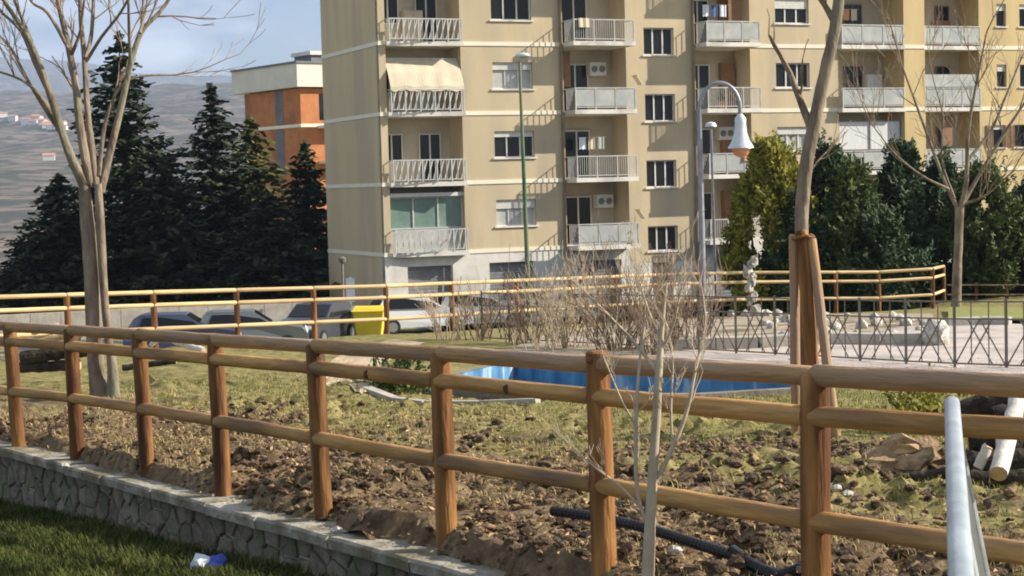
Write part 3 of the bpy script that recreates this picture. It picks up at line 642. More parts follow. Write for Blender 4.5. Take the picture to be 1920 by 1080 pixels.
def balcony(x0, x1, k, out, style, skew=0.0, backy=1.55):
    z = FL[k]; mb = MB()
    if out > 0: mb.prism([(x0, -out + skew), (x1, -out), (x1, 0.0), (x0, 0.0)], z - 0.13, z + 0.07); 
    else: mb.box((x0, -0.04, z-0.11), (x1, 0.0, z+0.07))
    mb.box((x0 + 0.002, 0.0, z-0.13), (x1 - 0.002, backy - 0.001, z + 0.069))
    sl = bpart(mb, 'balcony', 'slab')
    y = -out + 0.05 if out > 0 else 0.02
    rl, H, npan = railing(sl, x0 + 0.04, x1 - 0.04, z + 0.07, y, style, 0.0 if out > 0 else -9)
    if style == 'panel':
        for i in range(npan):
            a = x0 + 0.04 + (x1-x0-0.08)*i/npan + 0.05; b = x0 + 0.04 + (x1-x0-0.08)*(i+1)/npan - 0.05; q = MB(); q.box((a, y-0.008, z+0.22), (b, y+0.008, z+0.98)); bpart(q, 'panel', 'frost', sl)
    return sl
def cheeks(a, b, mat='plaster', d=1.55):
    for x, s_ in ((XS[a], 1), (XS[b], -1)):
        mb = MB(); x0_, x1_ = sorted((x + 0.001*s_, x + 0.02*s_)); mb.box((x0_, 0.30, Z1), (x1_, d - 0.002, TOP)); bpart(mb, 'recess_side', mat)
for a, b in (('a0', 'a1'), ('b0', 'b1'), ('c1', 'c2'), ('d0', 'd1'), ('e0', 'e1')): cheeks(a, b, 'plaster' if a < 'd' else 'plaster_w')
def lin(a, b, t): return XS[a] + (XS[b] - XS[a]) * t
for k in range(5):
    z = FL[k] + 0.07
    balcony(lin('a0', 'a1', 0.0), lin('a0', 'a1', 1.0), k, 0.45, 'diag', 0.25)
    door(lin('a0', 'a1', 0.04), lin('a0', 'a1', 0.34), z + 0.9, z + 2.2, 1.53, gl='glass'); door(lin('a0', 'a1', 0.56), lin('a0', 'a1', 0.86), z, z + 2.2, 1.53, gl='frost' if k % 2 == 0 else 'glass')
    balcony(lin('b0', 'b1', 0.02), lin('b0', 'b1', 0.98), k, 1.15, 'bars' if k % 2 else 'panel')
    door(lin('b0', 'b1', 0.20), lin('b0', 'b1', 0.62), z, z + 2.25, 1.53, n=2, gl='glass')
    balcony(lin('c1', 'c2', 0.02), lin('c1', 'c2', 0.98), k, 1.15, 'panel' if k % 2 else 'bars')
    door(lin('c1', 'c2', 0.15), lin('c1', 'c2', 0.55), z, z + 2.25, 1.53, gl='glass'); 
    q = MB(); q.box((lin('c1', 'c2', 0.72), 1.2, z), (lin('c1', 'c2', 0.95), 1.53, z + 2.3)); bpart(q, 'balcony_cupboard', 'shutter_b')
    balcony(lin('d0', 'd1', 0.0), lin('d0', 'd1', 1.0), k, 0.35, 'panel')
    door(lin('d0', 'd1', 0.36), lin('d0', 'd1', 0.66), z, z + 2.2, 1.53, gl='glass', fr='frame_d')
    balcony(lin('e0', 'e1', 0.0), lin('e0', 'e1', 1.0), k, 0.2, 'panel')
    door(lin('e0', 'e1', 0.08), lin('e0', 'e1', 0.36), z, z + 2.2, 1.53, fr='shutter_b'); door(lin('e0', 'e1', 0.55), lin('e0', 'e1', 0.8), z + 0.9, z + 2.2, 1.53, fr='shutter_b')
# glazed-in verandas: first floor of the corner recess, second floor of the fourth recess
z = FL[0] + 0.07
window(lin('a0', 'a1', 0.0), lin('a0', 'a1', 1.0), z + 1.02, z + 2.45, 3, 0.30, 'rail_w', 'glass_green', sill=False, shut=0.0)
q = MB(); q.box((lin('a0', 'a1', 0.0), 0.12, z + 2.46), (lin('a0', 'a1', 1.0), 0.5, z + 2.62)); bpart(q, 'blind_box', 'frame_w')
q = MB(); q.box((lin('a0', 'a1', 0.0)+.01, 0.32, z + 0.0), (lin('a0', 'a1', 1.0)-.01, 0.36, z + 1.02)); bpart(q, 'veranda_panel', 'frost')
z = FL[1] + 0.07
wn = window(lin('d0', 'd1', 0.0), lin('d0', 'd1', 1.0), z + 1.02, z + 2.5, 2, 0.06, 'frame_d', 'curtain', sill=False)
q = MB(); q.box((lin('e0', 'e1', 0.0), 0.08, FL[2] + 1.12), (lin('e0', 'e1', 1.0), 0.11, FL[2] + 1.75)); bpart(q, 'balcony_screen', 'frost')
# ---- things fixed to or standing on the balconies
def world(x, y, z): return C0 + DX * x + DY * y + Vector((0, 0, z))
def bthing(name, label, cat, x, y, z, group=None): return thing(name, label, cat, world(x, y, z), ANG, group)
xa, xb = lin('a0', 'a1', 0.01), lin('a0', 'a1', 0.99); z = FL[2] + 0.07
mb = MB(); n = 28; V = []
for i in range(n + 1):
    for j, (yy, zz) in enumerate(((0.35, 2.35), (-0.10, 1.75), (-0.42, 1.12), (-0.44, 0.95))):
        t = i / n; V.append(((xb - xa) * t, yy + 0.010*math.sin(t*31 + j) - 0.35, zz - 0.03*math.sin(t*23)*(j > 1) - (0.06*abs(math.sin(t*30)) if j == 3 else 0) - 1.6))
mb.add(V, [(i*4+j, (i+1)*4+j, (i+1)*4+j+1, i*4+j+1) for i in range(n) for j in range(3)])
aw = bthing('balcony_awning', 'cream sagging cloth awning hanging over the corner balcony', 'awning', xa, 0.35, z + 1.6)
me_o = mb.build('canopy', M['awning'], aw); sm_ = me_o.modifiers.new('t', 'SOLIDIFY'); sm_.thickness = 0.01
mb = MB(); mb.tube([(0, -0.78, -0.62), (xb - xa, -0.78, -0.62)], 0.025, 6); mb.build('front_bar', M['rail_w'], aw)
mb = MB(); mb.tube([(0, 0, 0.77), (xb - xa, 0, 0.77)], 0.05, 6); mb.build('roller', M['rail_w'], aw)
for col_, k, t, lab in (('b', 2, 0.72, 'white air conditioner unit high on the back wall of a middle balcony'), ('b', 0, 0.78, 'white air conditioner unit on the lowest balcony of the middle stack'), ('c', 1, 0.76, 'white air conditioner unit over the balcony behind the bell lamp')):
    a, b = ('b0', 'b1') if col_ == 'b' else ('c1', 'c2')
    ac = bthing('air_conditioner', lab, 'air conditioner', lin(a, b, t), 1.2, FL[k] + 1.75)
    q = MB(); q.box((-0.42, -0.15, 0), (0.42, 0.33, 0.62)); q.build('housing', M['ac'], ac)
    for c_ in (-0.2, 0.2):
        q = MB(); q.lathe([(0.16, 0), (0.16, 0.02), (0.05, 0.025)], 12); o = q.build('fan_grille', M['ac_grille'], ac); o.rotation_euler = (math.radians(90), 0, 0); o.location = (c_, -0.152, 0.31)
def plant_pot(x, y, z, lab, s=1.0, m='leaf_mid'):
    p = bthing('potted_plant', lab, 'plant', x, y, z); q = MB(); q.lathe([(0.10*s, 0), (0.15*s, 0.26*s), (0.16*s, 0.28*s)], 10); q.build('pot', M['roof_tile'], p)
    q = MB()
    for i in range(90):
        d = Vector((R.gauss(0, 1), R.gauss(0, 1), R.gauss(0.3, 1))).normalized(); c = Vector((0, 0, 0.45*s)) + d * R.uniform(0.05, 0.24)*s
        u_ = d.orthogonal().normalized()*0.045; q.quad(c, u_, d.cross(u_).normalized()*0.03)
    tag(q.build('foliage', M[m], p), kind='stuff')
plant_pot(lin('b0', 'b1', 0.85), -0.9, FL[0] + 0.07, 'leafy pot plant on the lowest projecting balcony of the middle stack', 1.2)
plant_pot(lin('d0', 'd1', 0.80), -0.1, FL[3] + 0.07, 'pot plant behind the white balcony panels of the fourth stack', 1.1)
plant_pot(lin('c1', 'c2', 0.30), -0.9, FL[2] + 0.07, 'pot plant on the balcony beside the swan neck lamp', 1.2)
for k, a_, lab in ((3, 'b', 'pale fabric hung over the upper balcony railing of the middle stack'), (1, 'c', 'terracotta coloured blanket hung over the balcony railing behind the bell lamp')):
    a, b = ('b0', 'b1') if a_ == 'b' else ('c1', 'c2')
    c = bthing('hung_blanket', lab, 'blanket', lin(a, b, 0.1 if a_ == 'b' else 0.62), -1.15, FL[k] + 0.3); q = MB()
    V = [(0.62*i/10, (-0.02 if j else 0.02) - 0.02*math.sin(i*1.3) - 0.02, 0.80 - 0.42*j) for i in range(11) for j in range(2)]
    q.add(V, [(2*i, 2*i+1, 2*i+3, 2*i+2) for i in range(10)]); q.build('cloth', M['awning' if a_ == 'b' else 'lamp_amber'], c).modifiers.new('t', 'SOLIDIFY').thickness = 0.012
for k, a_, lab in ((2, 'b', 'small folded beige sunshade jutting from the side of the middle balcony'), (0, 'b', 'small folded beige sunshade beside the lowest middle balcony')):
    c = bthing('side_sunshade', lab, 'sunshade', lin('b0', 'b1', 1.02), -0.9, FL[k] + 1.2); q = MB()
    q.add([(0, 0, 0.45), (0, 0.5, 0.45), (0.32, 0.5, 0), (0.32, 0, 0)], [(0, 1, 2, 3)]); q.build('canopy', M['awning'], c).modifiers.new('t', 'SOLIDIFY').thickness = 0.02
    q = MB(); q.bar((0.0, 0.0, 0.4), (0.32, 0.0, -0.03), 0.03); q.build('arm', M['rail_w'], c)
def cabinet(a, b, t, y, k, h, lab, mat='ac'):
    c = bthing('storage_cabinet', lab, 'cabinet', lin(a, b, t), y, FL[k] + 0.07); q = MB(); q.box((-0.45, 0, 0), (0.45, 0.35, h)); q.build('body', M[mat], c)
    for s_ in (-1, 1): q = MB(); q.box((0.01 if s_ > 0 else -0.44, -0.02, 0.04), (0.44 if s_ > 0 else -0.01, -0.002, h - 0.04)); q.build('door', M[mat], c)
cabinet('d0', 'd1', 0.78, 1.1, 2, 1.75, 'white storage cabinet on the fourth balcony stack above the glazed veranda')
cabinet('a0', 'a1', 0.50, 1.12, 3, 1.5, 'pale storage cabinet on the corner balcony above the awning', 'inner')
cabinet('e0', 'e1', 0.62, 1.1, 3, 1.4, 'brown storage cabinet on the upper balcony beside the yellow pier', 'shutter_b')
def washing(a, b, t, k, y, lab, mats):
    c = bthing('washing_line', lab, 'washing', lin(a, b, t), y, FL[k] + 1.55); q = MB(); q.tube([(0, 0, 0.4), (1.5, 0, 0.4)], 0.006, 4); q.build('line', M['rail_w'], c)
    for i, m_ in enumerate(mats):
        q = MB(); w_ = 0.34; V = [(0.06 + i*0.47 + w_*j/6, 0.015*math.sin(j*1.7 + i) + 0.012*l_, 0.4 - l_*R.uniform(0.52, 0.58)) for j in range(7) for l_ in (0, 1)]
        q.add(V, [(2*j, 2*j+1, 2*j+3, 2*j+2) for j in range(6)]); q.build('garment', M[m_], c).modifiers.new('t', 'SOLIDIFY').thickness = 0.01
washing('b0', 'b1', 0.25, 1, 0.2, 'washing with three light garments on a middle balcony', ('white_plastic', 'awning', 'frost'))
washing('c1', 'c2', 0.2, 3, 0.2, 'washing with blue and white garments on an upper balcony by the downpipe', ('white_plastic', 'blue_cloth', 'white_plastic'))
washing('d0', 'd1', 0.12, 3, 0.9, 'washing hung at the back of the upper fourth balcony', ('frost', 'lamp_amber', 'awning'))
for a, b, t, k, lab in (('b0', 'b1', 0.08, 2, 'brown roller blind lowered over the left side of a middle balcony'), ('c1', 'c2', 0.80, 3, 'dark brown blind on the upper balcony above the swan neck lamp'), ('e0', 'e1', 0.5, 1, 'brown blind lowered in the balcony behind the small bare tree')):
    c = bthing('roller_blind', lab, 'blind', lin(a, b, t), 0.35, FL[k] + 1.2); q = MB()
    for i in range(14): q.box((-0.32, -0.012 + 0.004*(i % 2), i*0.11), (0.32, 0.012, i*0.11 + 0.105))
    q.build('slats', M['shutter_b'], c); q = MB(); q.tube([(-0.34, 0, 1.56), (0.34, 0, 1.56)], 0.05, 8); q.build('roller', M['frame_d'], c)
# ---------------------------------------------------------------- orange block behind
A2 = math.radians(36); P2 = at(567, 300, 132.0); P2.z = -9
ob = thing('brick_block', 'orange brick block with a pale overhanging roof parapet behind the dark conifers', 'building', P2, A2)
d2x = Vector((math.cos(A2), math.sin(A2), 0)); d2y = Vector((-math.sin(A2), math.cos(A2), 0))
zt = lambda py: at(567, py, 132.0).z + 9
wl = 6.9
for _ in range(40):                      # side length so that its far edge falls on the photograph's pixel
    p = P2 + d2y * wl; px = 960 + F * (p.x / p.y); wl += 0.05 if px > 447 else -0.05
mb = MB(); mb.box((0, 0, 0), (9, wl, zt(165))); bm_ = mb.build('wall', M['brick_far'], ob)
mb = MB(); mb.box((-0.5, -0.5, zt(163)), (9.5, wl + 1.1, zt(119))); pa = mb.build('parapet', M['parapet'], ob)
mb = MB(); mb.box((-0.6, -0.6, zt(119)), (9.6, wl + 1.2, zt(115))); mb.build('roof_edge', M['roof_edge'], pa)
mb = MB(); mb.box((-0.04, -0.04, zt(238)), (9.04, wl + 0.04, zt(232))); mb.build('string_course', M['band'], bm_)
mb = MB(); mb.box((-0.03, wl*0.30, zt(330)), (0.05, wl*0.44, zt(240))); mb.box((-0.03, wl*0.30, zt(231)), (0.05, wl*0.44, zt(165))); mb.build('window', M['roof_edge'], ob)
for zz in (238, 305):
    mb = MB(); mb.box((1.4, -1.2, zt(zz) - 0.1), (5.5, 0, zt(zz) + 0.1)); sl_ = mb.build('balcony', M['slab'], ob)
    mb = MB(); mb.box((1.4, -1.2, zt(zz) + 0.1), (5.5, -1.12, zt(zz) + 1.1)); mb.build('balcony_front', M['parapet'], sl_)
mb = MB(); mb.box((1.6, -0.02, zt(225)), (4.5, 0.03, zt(175))); mb.build('window', M['glass'], ob)
ch = at(592, 104, 140); tk = thing('roof_block', 'grey roof box standing above the orange brick block', 'roof box', (ch.x, ch.y, zt(150) - 9), A2)
mb = MB(); mb.box((-0.7, -0.5, 0), (3.5, 2.2, ch.z - (zt(150) - 9) - 0.0)); mb.build('box', M['roof_edge'], tk); mb = MB(); mb.box((-0.9, -0.7, ch.z - (zt(150) - 9)), (3.7, 2.4, ch.z - (zt(150) - 9) + 0.3)); mb.build('cap', M['parapet'], tk)
# ---------------------------------------------------------------- village on the far hillside
def house(px, py, Y, w_, d_, h_, lab):
    c = at(px, py, Y); zb = hill_z(c.x, c.y)
    hs = thing('village_house', lab, 'house', (c.x, c.y, zb - 1), R.uniform(-0.5, 0.5), 'houses on the far hillside')
    q = MB(); q.box((-w_/2, -d_/2, 0), (w_/2, d_/2, h_)); q.build('wall', M['house_wall'], hs)
    q = MB(); q.add([(-w_/2-.4, -d_/2-.4, h_), (w_/2+.4, -d_/2-.4, h_), (w_/2+.4, d_/2+.4, h_), (-w_/2-.4, d_/2+.4, h_), (-w_/2-.4, 0, h_+2), (w_/2+.4, 0, h_+2)], [(0, 1, 5, 4), (2, 3, 4, 5), (0, 4, 3), (1, 2, 5), (3, 2, 1, 0)]); q.build('roof', M['roof_tile'], hs)
def ground_hit(px, py):                  # walk along the pixel's ray until it meets the far terrain
    d = ray(px, py); Y = 300.0
    while Y < 6000:
        p = d * (Y / d.y)
        if p.z < hill_z(p.x, p.y): return Y
        Y += 10
    return 3000
for i in range(22):
    px = R.choice((16, 22, 40, 48, 52, 60, 66, 70, 78, 84, 90, 96, 102, 108, 118, 8)) + R.uniform(-3, 3); py = 222 + px * 0.17 + R.uniform(-5, 5)
    house(px, py, ground_hit(px, py), R.uniform(8, 15), R.uniform(7, 10), R.uniform(4, 7.5), 'tiny pale house in the village on the far hillside')
house(92, 300, ground_hit(92, 300), 9, 7, 4.5, 'lone white house low on the far hillside below the village')
# ---------------------------------------------------------------- paving, planters, basin
def patch(name, poly_px, dz, mat, n=24):         # a sheet that follows the ground inside a pixel-traced outline on the ground
    poly = []
    for px, py in poly_px:
        Y = 20.0
        for _ in range(40): p = at(px, py, Y); Y *= (plateau(p.x, p.y) / p.z) if p.z < -0.2 else 1.02; Y = clamp(Y, 5, 70)
        poly.append((p.x, p.y))
    bm = bmesh.new(); vs = [bm.verts.new((x, y, 0)) for x, y in poly]; bm.faces.new(vs)
    x0, x1 = min(p[0] for p in poly), max(p[0] for p in poly); y0, y1 = min(p[1] for p in poly), max(p[1] for p in poly)
    for i in range(1, n):
        for co, no_ in (((x0 + (x1-x0)*i/n, 0, 0), (1, 0, 0)), ((0, y0 + (y1-y0)*i/n, 0), (0, 1, 0))):
            bmesh.ops.bisect_plane(bm, geom=bm.verts[:] + bm.edges[:] + bm.faces[:], plane_co=co, plane_no=no_)
    for v in bm.verts: v.co.z = upper(v.co.x, v.co.y) + dz
    for f in bm.faces: f.normal_update()
    for f in bm.faces:
        if f.normal.z < 0: f.normal_flip()
    me = bpy.data.meshes.new(name); bm.to_mesh(me); bm.free(); me.materials.append(M[mat]); return tag(obj(name, me), kind='structure'), poly
patch('pavement', [(1240, 676), (1500, 694), (1990, 712), (1990, 612), (1760, 610), (1560, 640), (1400, 655), (1240, 650)], 0.03, 'paving')
patch('gravel_bed', [(930, 668), (1000, 674), (1240, 682), (1560, 696), (1560, 645), (1750, 640), (1750, 592), (1500, 592), (1380, 596), (1200, 610), (1040, 628)], 0.022, 'gravel')
patch('sand_path', [(600, 742), (680, 757), (730, 745), (690, 705), (760, 664), (800, 646), (740, 640), (660, 655), (608, 690)], 0.02, 'sand')
# basin
bs = thing('fountain_basin', 'low concrete basin with peeling light blue painted inside', 'basin', (rc.x, rc.y, plateau(rc.x, rc.y)))
n = len(ring); tk_ = 0.16; ins = ring; outr = [p + (p - rc).normalized() * tk_ for p in ring]
mb = MB(); zb = zr - 0.62
mb.add([Vector((p.x, p.y, zb)) for p in ins] + [Vector((p.x, p.y, zr - 0.004)) for p in ins], [(i, i + n, (i+1) % n + n, (i+1) % n) for i in range(n)]); part(mb, 'inner_wall', M['blue_pool'], bs)
mb = MB(); mb.add([Vector((p.x, p.y, zr)) for p in ins] + [Vector((p.x, p.y, zr)) for p in outr] + [Vector((p.x, p.y, zb)) for p in outr],
    [(i, i + n, (i+1) % n + n, (i+1) % n) for i in range(n)] + [(i + n, i + 2*n, (i+1) % n + 2*n, (i+1) % n + n) for i in range(n)]); part(mb, 'rim', M['rim_concrete_shaded'], bs)
mb = MB(); mb.add([Vector((p.x, p.y, zb + 0.05)) for p in ins], [tuple(range(n))]); part(mb, 'basin_floor', M['pool_floor'], bs)
def kerb(name, label, pts, h, w_, mat, dz=0.0):
    th = thing(name, label, 'kerb', (pts[0][0], pts[0][1], upper(*pts[0]))); 
    for a, b in zip(pts, pts[1:]):
        d = Vector((b[0]-a[0], b[1]-a[1], 0)); m_ = max(1, round(d.length / 0.9))
        for i in range(m_):
            p = Vector((a[0], a[1], 0)) + d * (i / m_); q = Vector((a[0], a[1], 0)) + d * ((i+1) / m_); e = d.normalized(); s_ = Vector((-e.y, e.x, 0)) * w_ / 2
            p = p + e * 0.008; q = q - e * 0.008; mb = MB(); zp = upper(p.x, p.y); zq = upper(q.x, q.y)
            c4 = [p - s_, q - s_, q + s_, p + s_]; zz = [zp, zq, zq, zp]
            mb.add([Vector((c.x, c.y, z - 0.15)) for c, z in zip(c4, zz)] + [Vector((c.x, c.y, z + h + R.uniform(-.006, .006))) for c, z in zip(c4, zz)], [(0,3,2,1),(4,5,6,7),(0,1,5,4),(1,2,6,5),(2,3,7,6),(3,0,4,7)])
            part(mb, 'kerb_stone', M[mat], th)
    return th
def gp(px, py):                          # pixel -> ground (x, y)
    Y = 20.0
    for _ in range(60): p = at(px, py, Y); Y = clamp(Y * plateau(p.x, p.y) / p.z, 5, 90)
    return (p.x, p.y)
kerb('path_kerb', 'thin pale kerb curving round the basin side of the sandy path', [gp(606, 738), gp(690, 753), gp(800, 762), gp(1010, 764)], 0.05, 0.12, 'concrete')
kerb('planter_kerb', 'pale stone kerb in front of the planting bed with white stones', [gp(1262, 662), gp(1420, 658), gp(1560, 652), gp(1742, 650)], 0.22, 0.35, 'concrete')
kerb('lawn_kerb', 'stone kerb edging the small raised lawn by the bare tree', [gp(1774, 616), gp(1840, 614), gp(1895, 614)], 0.18, 0.3, 'concrete')
# raised lawn behind that kerb
pl = [gp(1778, 612), gp(1990, 612), gp(1990, 588), gp(1778, 586)]
mb = MB(); mb.add([Vector((x, y, upper(x, y) + 0.12)) for x, y in pl] , [(0, 1, 2, 3)]); tag(mb.build('raised_lawn', material('turf', (0.16, 0.17, 0.04), (0.28, 0.27, 0.075), 0.95, 5, 0.5, 24)), kind='structure')
# white boulder and bed stones
def rock(name, px, py, Y, r, label, group=None, mat='pale_stone', sc_=(1, 1, 0.8), z=None, sub_=2):
    p = at(px, py, Y); zz = upper(p.x, p.y) if z is None else z
    mb = MB(); mb.blob((0, 0, 0), r, R.uniform(0, 50), sub_, 0.22, sc_); o = mb.build(name, M[mat], None, True, loc=(p.x, p.y, zz + r * sc_[2] * 0.55)); return tag(o, label, 'stone', group)
x_, y_ = gp(1757, 652); rock('boulder', 1757, 652, y_, 0.26, 'large white boulder at the end of the planter kerb', sc_=(0.95, 0.9, 1.15))
for i in range(34):
    px = R.uniform(1400, 1742); py = R.uniform(596, 640); x_, y_ = gp(px, py)
    rock('bed_stone', px, py, y_, R.uniform(0.07, 0.16), 'pale rough stone lying in the planting bed behind the planter kerb', 'stones in the planting bed', sub_=1, sc_=(1, 1, 0.9))
for i, px in enumerate((1372, 1398, 1417, 1428, 1440, 1458)):
    x_, y_ = gp(px, 596); rock('border_stone', px, 596, y_, 0.13, 'round white stone in the row behind the planting bed', 'row of round white stones', sub_=2, sc_=(1, 1, 1.0))
# white stone ornament of stacked pieces
p = at(1412, 600, 46.0); zb = upper(p.x, p.y); so_ = thing('stone_ornament', 'white garden ornament of stacked jagged stones on the planting bed', 'ornament', (p.x, p.y, zb)); ht = at(1408, 486, 46.0).z - zb
for i in range(11):
    t = i / 11; mb = MB(); mb.blob((0.10*math.sin(i*2.1) - 0.05*t, 0.05*math.cos(i*1.7), ht*(t + 0.05)), 0.075 + 0.03*math.sin(i*2.6), i + 3, 2, 0.8, (1.2, 1, 1.5), 3.0); mb.build('stacked_stone', M['pale_stone'], so_, True)
# ---------------------------------------------------------------- iron lattice fence
fa, fb = gp(905, 642), gp(1990, 702); fa, fb = Vector((*fa, 0)), Vector((*fb, 0)); d = (fb - fa); NM = 15; d1 = d / NM
mi = fa + d * 0.5
lf = thing('iron_fence', 'dark iron fence of upright bars and crossed diagonals round the basin', 'fence', (mi.x, mi.y, upper(mi.x, mi.y)))
def g3(v, h=0.0): return Vector((v.x, v.y, plateau(v.x, v.y) + h))
FHT = 1.0
for i in range(NM + 1):
    p = fa + d1 * i; mb = MB(); mb.bar(g3(p, -0.15), g3(p, FHT + 0.04), 0.036); part(mb, 'post', M['iron'], lf)
    if i == NM: break
    for h in (0.10, FHT - 0.25, FHT): mb = MB(); mb.bar(g3(p, h), g3(p + d1, h), 0.022); part(mb, 'rail', M['iron'], lf)
    for t in (0.33, 0.67): mb = MB(); q = p + d1 * t; mb.bar(g3(q, 0.1), g3(q, FHT), 0.015); part(mb, 'bar', M['iron'], lf)
    for s_, e_ in ((0.02, 0.5), (0.98, 0.5), (0.26, 0.74), (0.74, 0.26)):
        mb = MB(); mb.bar(g3(p + d1 * s_, 0.1), g3(p + d1 * e_, FHT - 0.25), 0.018); part(mb, 'diagonal', M['iron'], lf)
# dark rail fence behind the raised lawn on the right
fa2, fb2 = at(1772, 575, 54), at(2000, 575, 56)
rf_ = thing('dark_rail_fence', 'dark weathered horizontal rail fence behind the raised lawn', 'fence', (fa2.x, fa2.y, upper(fa2.x, fa2.y)))
for i in range(5):
    p = fa2.lerp(fb2, i / 4); zt_ = at(960 + F * p.x / p.y, 530, p.y).z; mb = MB(); mb.bar(Vector((p.x, p.y, zt_)), Vector((p.x, p.y, upper(p.x, p.y) - 0.1)), 0.09); part(mb, 'post', M['bark_dark'], rf_)
for py in (534, 552, 572):
    for i in range(4):
        p, q = fa2.lerp(fb2, i/4), fa2.lerp(fb2, (i+1)/4); a = at(960 + F*p.x/p.y, py, p.y); b = at(960 + F*q.x/q.y, py, q.y); a.x += 0.01; mb = MB(); mb.bar(a - Vector((0, .06, 0)), b - Vector((0, .06, 0)), 0.03, 0.13); part(mb, 'rail', M['bark_dark'], rf_)
# ---------------------------------------------------------------- lamps
Y = 31.5; b_ = at(1321, 676, Y); zb = upper(b_.x, b_.y)
lp = thing('swan_neck_lamp', 'grey swan neck lamp post with a white bell shaped shade', 'lamp post', (b_.x, b_.y, zb))
tp = at(1311, 205, Y); mb = MB(); mb.tube([(b_.x, b_.y, zb), (b_.x, b_.y, zb + 0.5), (tp.x, tp.y, tp.z)], [0.075, 0.06, 0.045], 12); part(mb, 'post', M['lamp_grey'], lp, True)
mb = MB(); mb.lathe([(0.13, 0), (0.13, 0.12), (0.09, 0.2), (0.085, 0.55), (0.1, 0.6), (0.06, 0.66)], 12, (b_.x, b_.y, zb)); part(mb, 'base', M['lamp_grey'], lp, True)
te = at(1388, 214, Y); cx = (tp + te) / 2; ra = (te.x - tp.x) / 2; top_ = at(1350, 155, Y).z; mb = MB()
arc = [tp.lerp(tp, 0)] + [Vector((cx.x - ra*math.cos(t), Y, tp.z + (top_ - tp.z)*math.sin(t))) for t in [math.pi*i/14 for i in range(1, 14)]] + [te]
mb.tube(arc, 0.036, 10); part(mb, 'swan_neck', M['lamp_grey'], lp, True)
bz = at(1388, 278, Y).z; hb = te.z - bz; mb = MB()
mb.lathe([(0.235, 0), (0.225, 0.03), (0.16, hb*0.22), (0.115, hb*0.45), (0.10, hb*0.72), (0.105, hb*0.86), (0.06, hb*0.97), (0.03, hb*1.02)], 20, (te.x, Y, bz)); part(mb, 'bell_shade', M['lamp_bell'], lp, True)
mb = MB(); mb.lathe([(0.05, -0.16), (0.13, -0.11), (0.17, 0.0), (0.16, 0.012)], 16, (te.x, Y, bz - 0.002)); part(mb, 'lamp_glass', M['lamp_amber'], lp, True)
Y = 62; b_ = at(990, 530, Y); zb = street(b_.x)+0.1; lp = thing('street_lamp', 'tall slender green street lamp post in front of the apartment block', 'street lamp', (b_.x, b_.y, zb)); t_ = at(974, 115, Y)
mb = MB(); mb.tube([(b_.x + 0.02, Y, zb), b_, t_], [0.10, 0.085, 0.05], 10); part(mb, 'pole', M['lamp_green'], lp, True)
mb = MB(); a = at(970, 112, Y); mb.blob(at(980, 104, Y), 0.2, 2, 2, 0.05, (1.35, 0.8, 0.5)); part(mb, 'lamp_head', M['lamp_bell'], lp, True)
Y = 58; b_ = at(1341, 470, Y); lp = thing('small_path_lamp', 'thin grey lamp post with a small pale cap beside the swan neck lamp', 'lamp post', (b_.x, b_.y, plateau(b_.x, b_.y))); t_ = at(1333, 234, Y)
mb = MB(); mb.tube([Vector((b_.x, Y, plateau(b_.x, b_.y))), t_], 0.04, 8); part(mb, 'pole', M['lamp_grey'], lp, True); mb = MB(); mb.lathe([(0.05, -0.1), (0.2, -0.06), (0.16, 0.05), (0.04, 0.1)], 12, t_); part(mb, 'cap', M['lamp_bell'], lp, True)
Y = 70; b_ = at(643, 560, Y); zb = plateau(b_.x, b_.y); lp = thing('garden_lamp', 'short dark lamp post in front of the shaded side wall', 'lamp post', (b_.x, b_.y, zb)); t_ = at(642, 492, Y)
mb = MB(); mb.tube([Vector((b_.x, Y, zb)), t_], 0.05, 8); part(mb, 'pole', M['iron'], lp, True); mb = MB(); mb.lathe([(0.05, -0.05), (0.13, 0.0), (0.16, 0.16), (0.05, 0.24)], 10, t_); part(mb, 'lantern', M['iron'], lp, True)
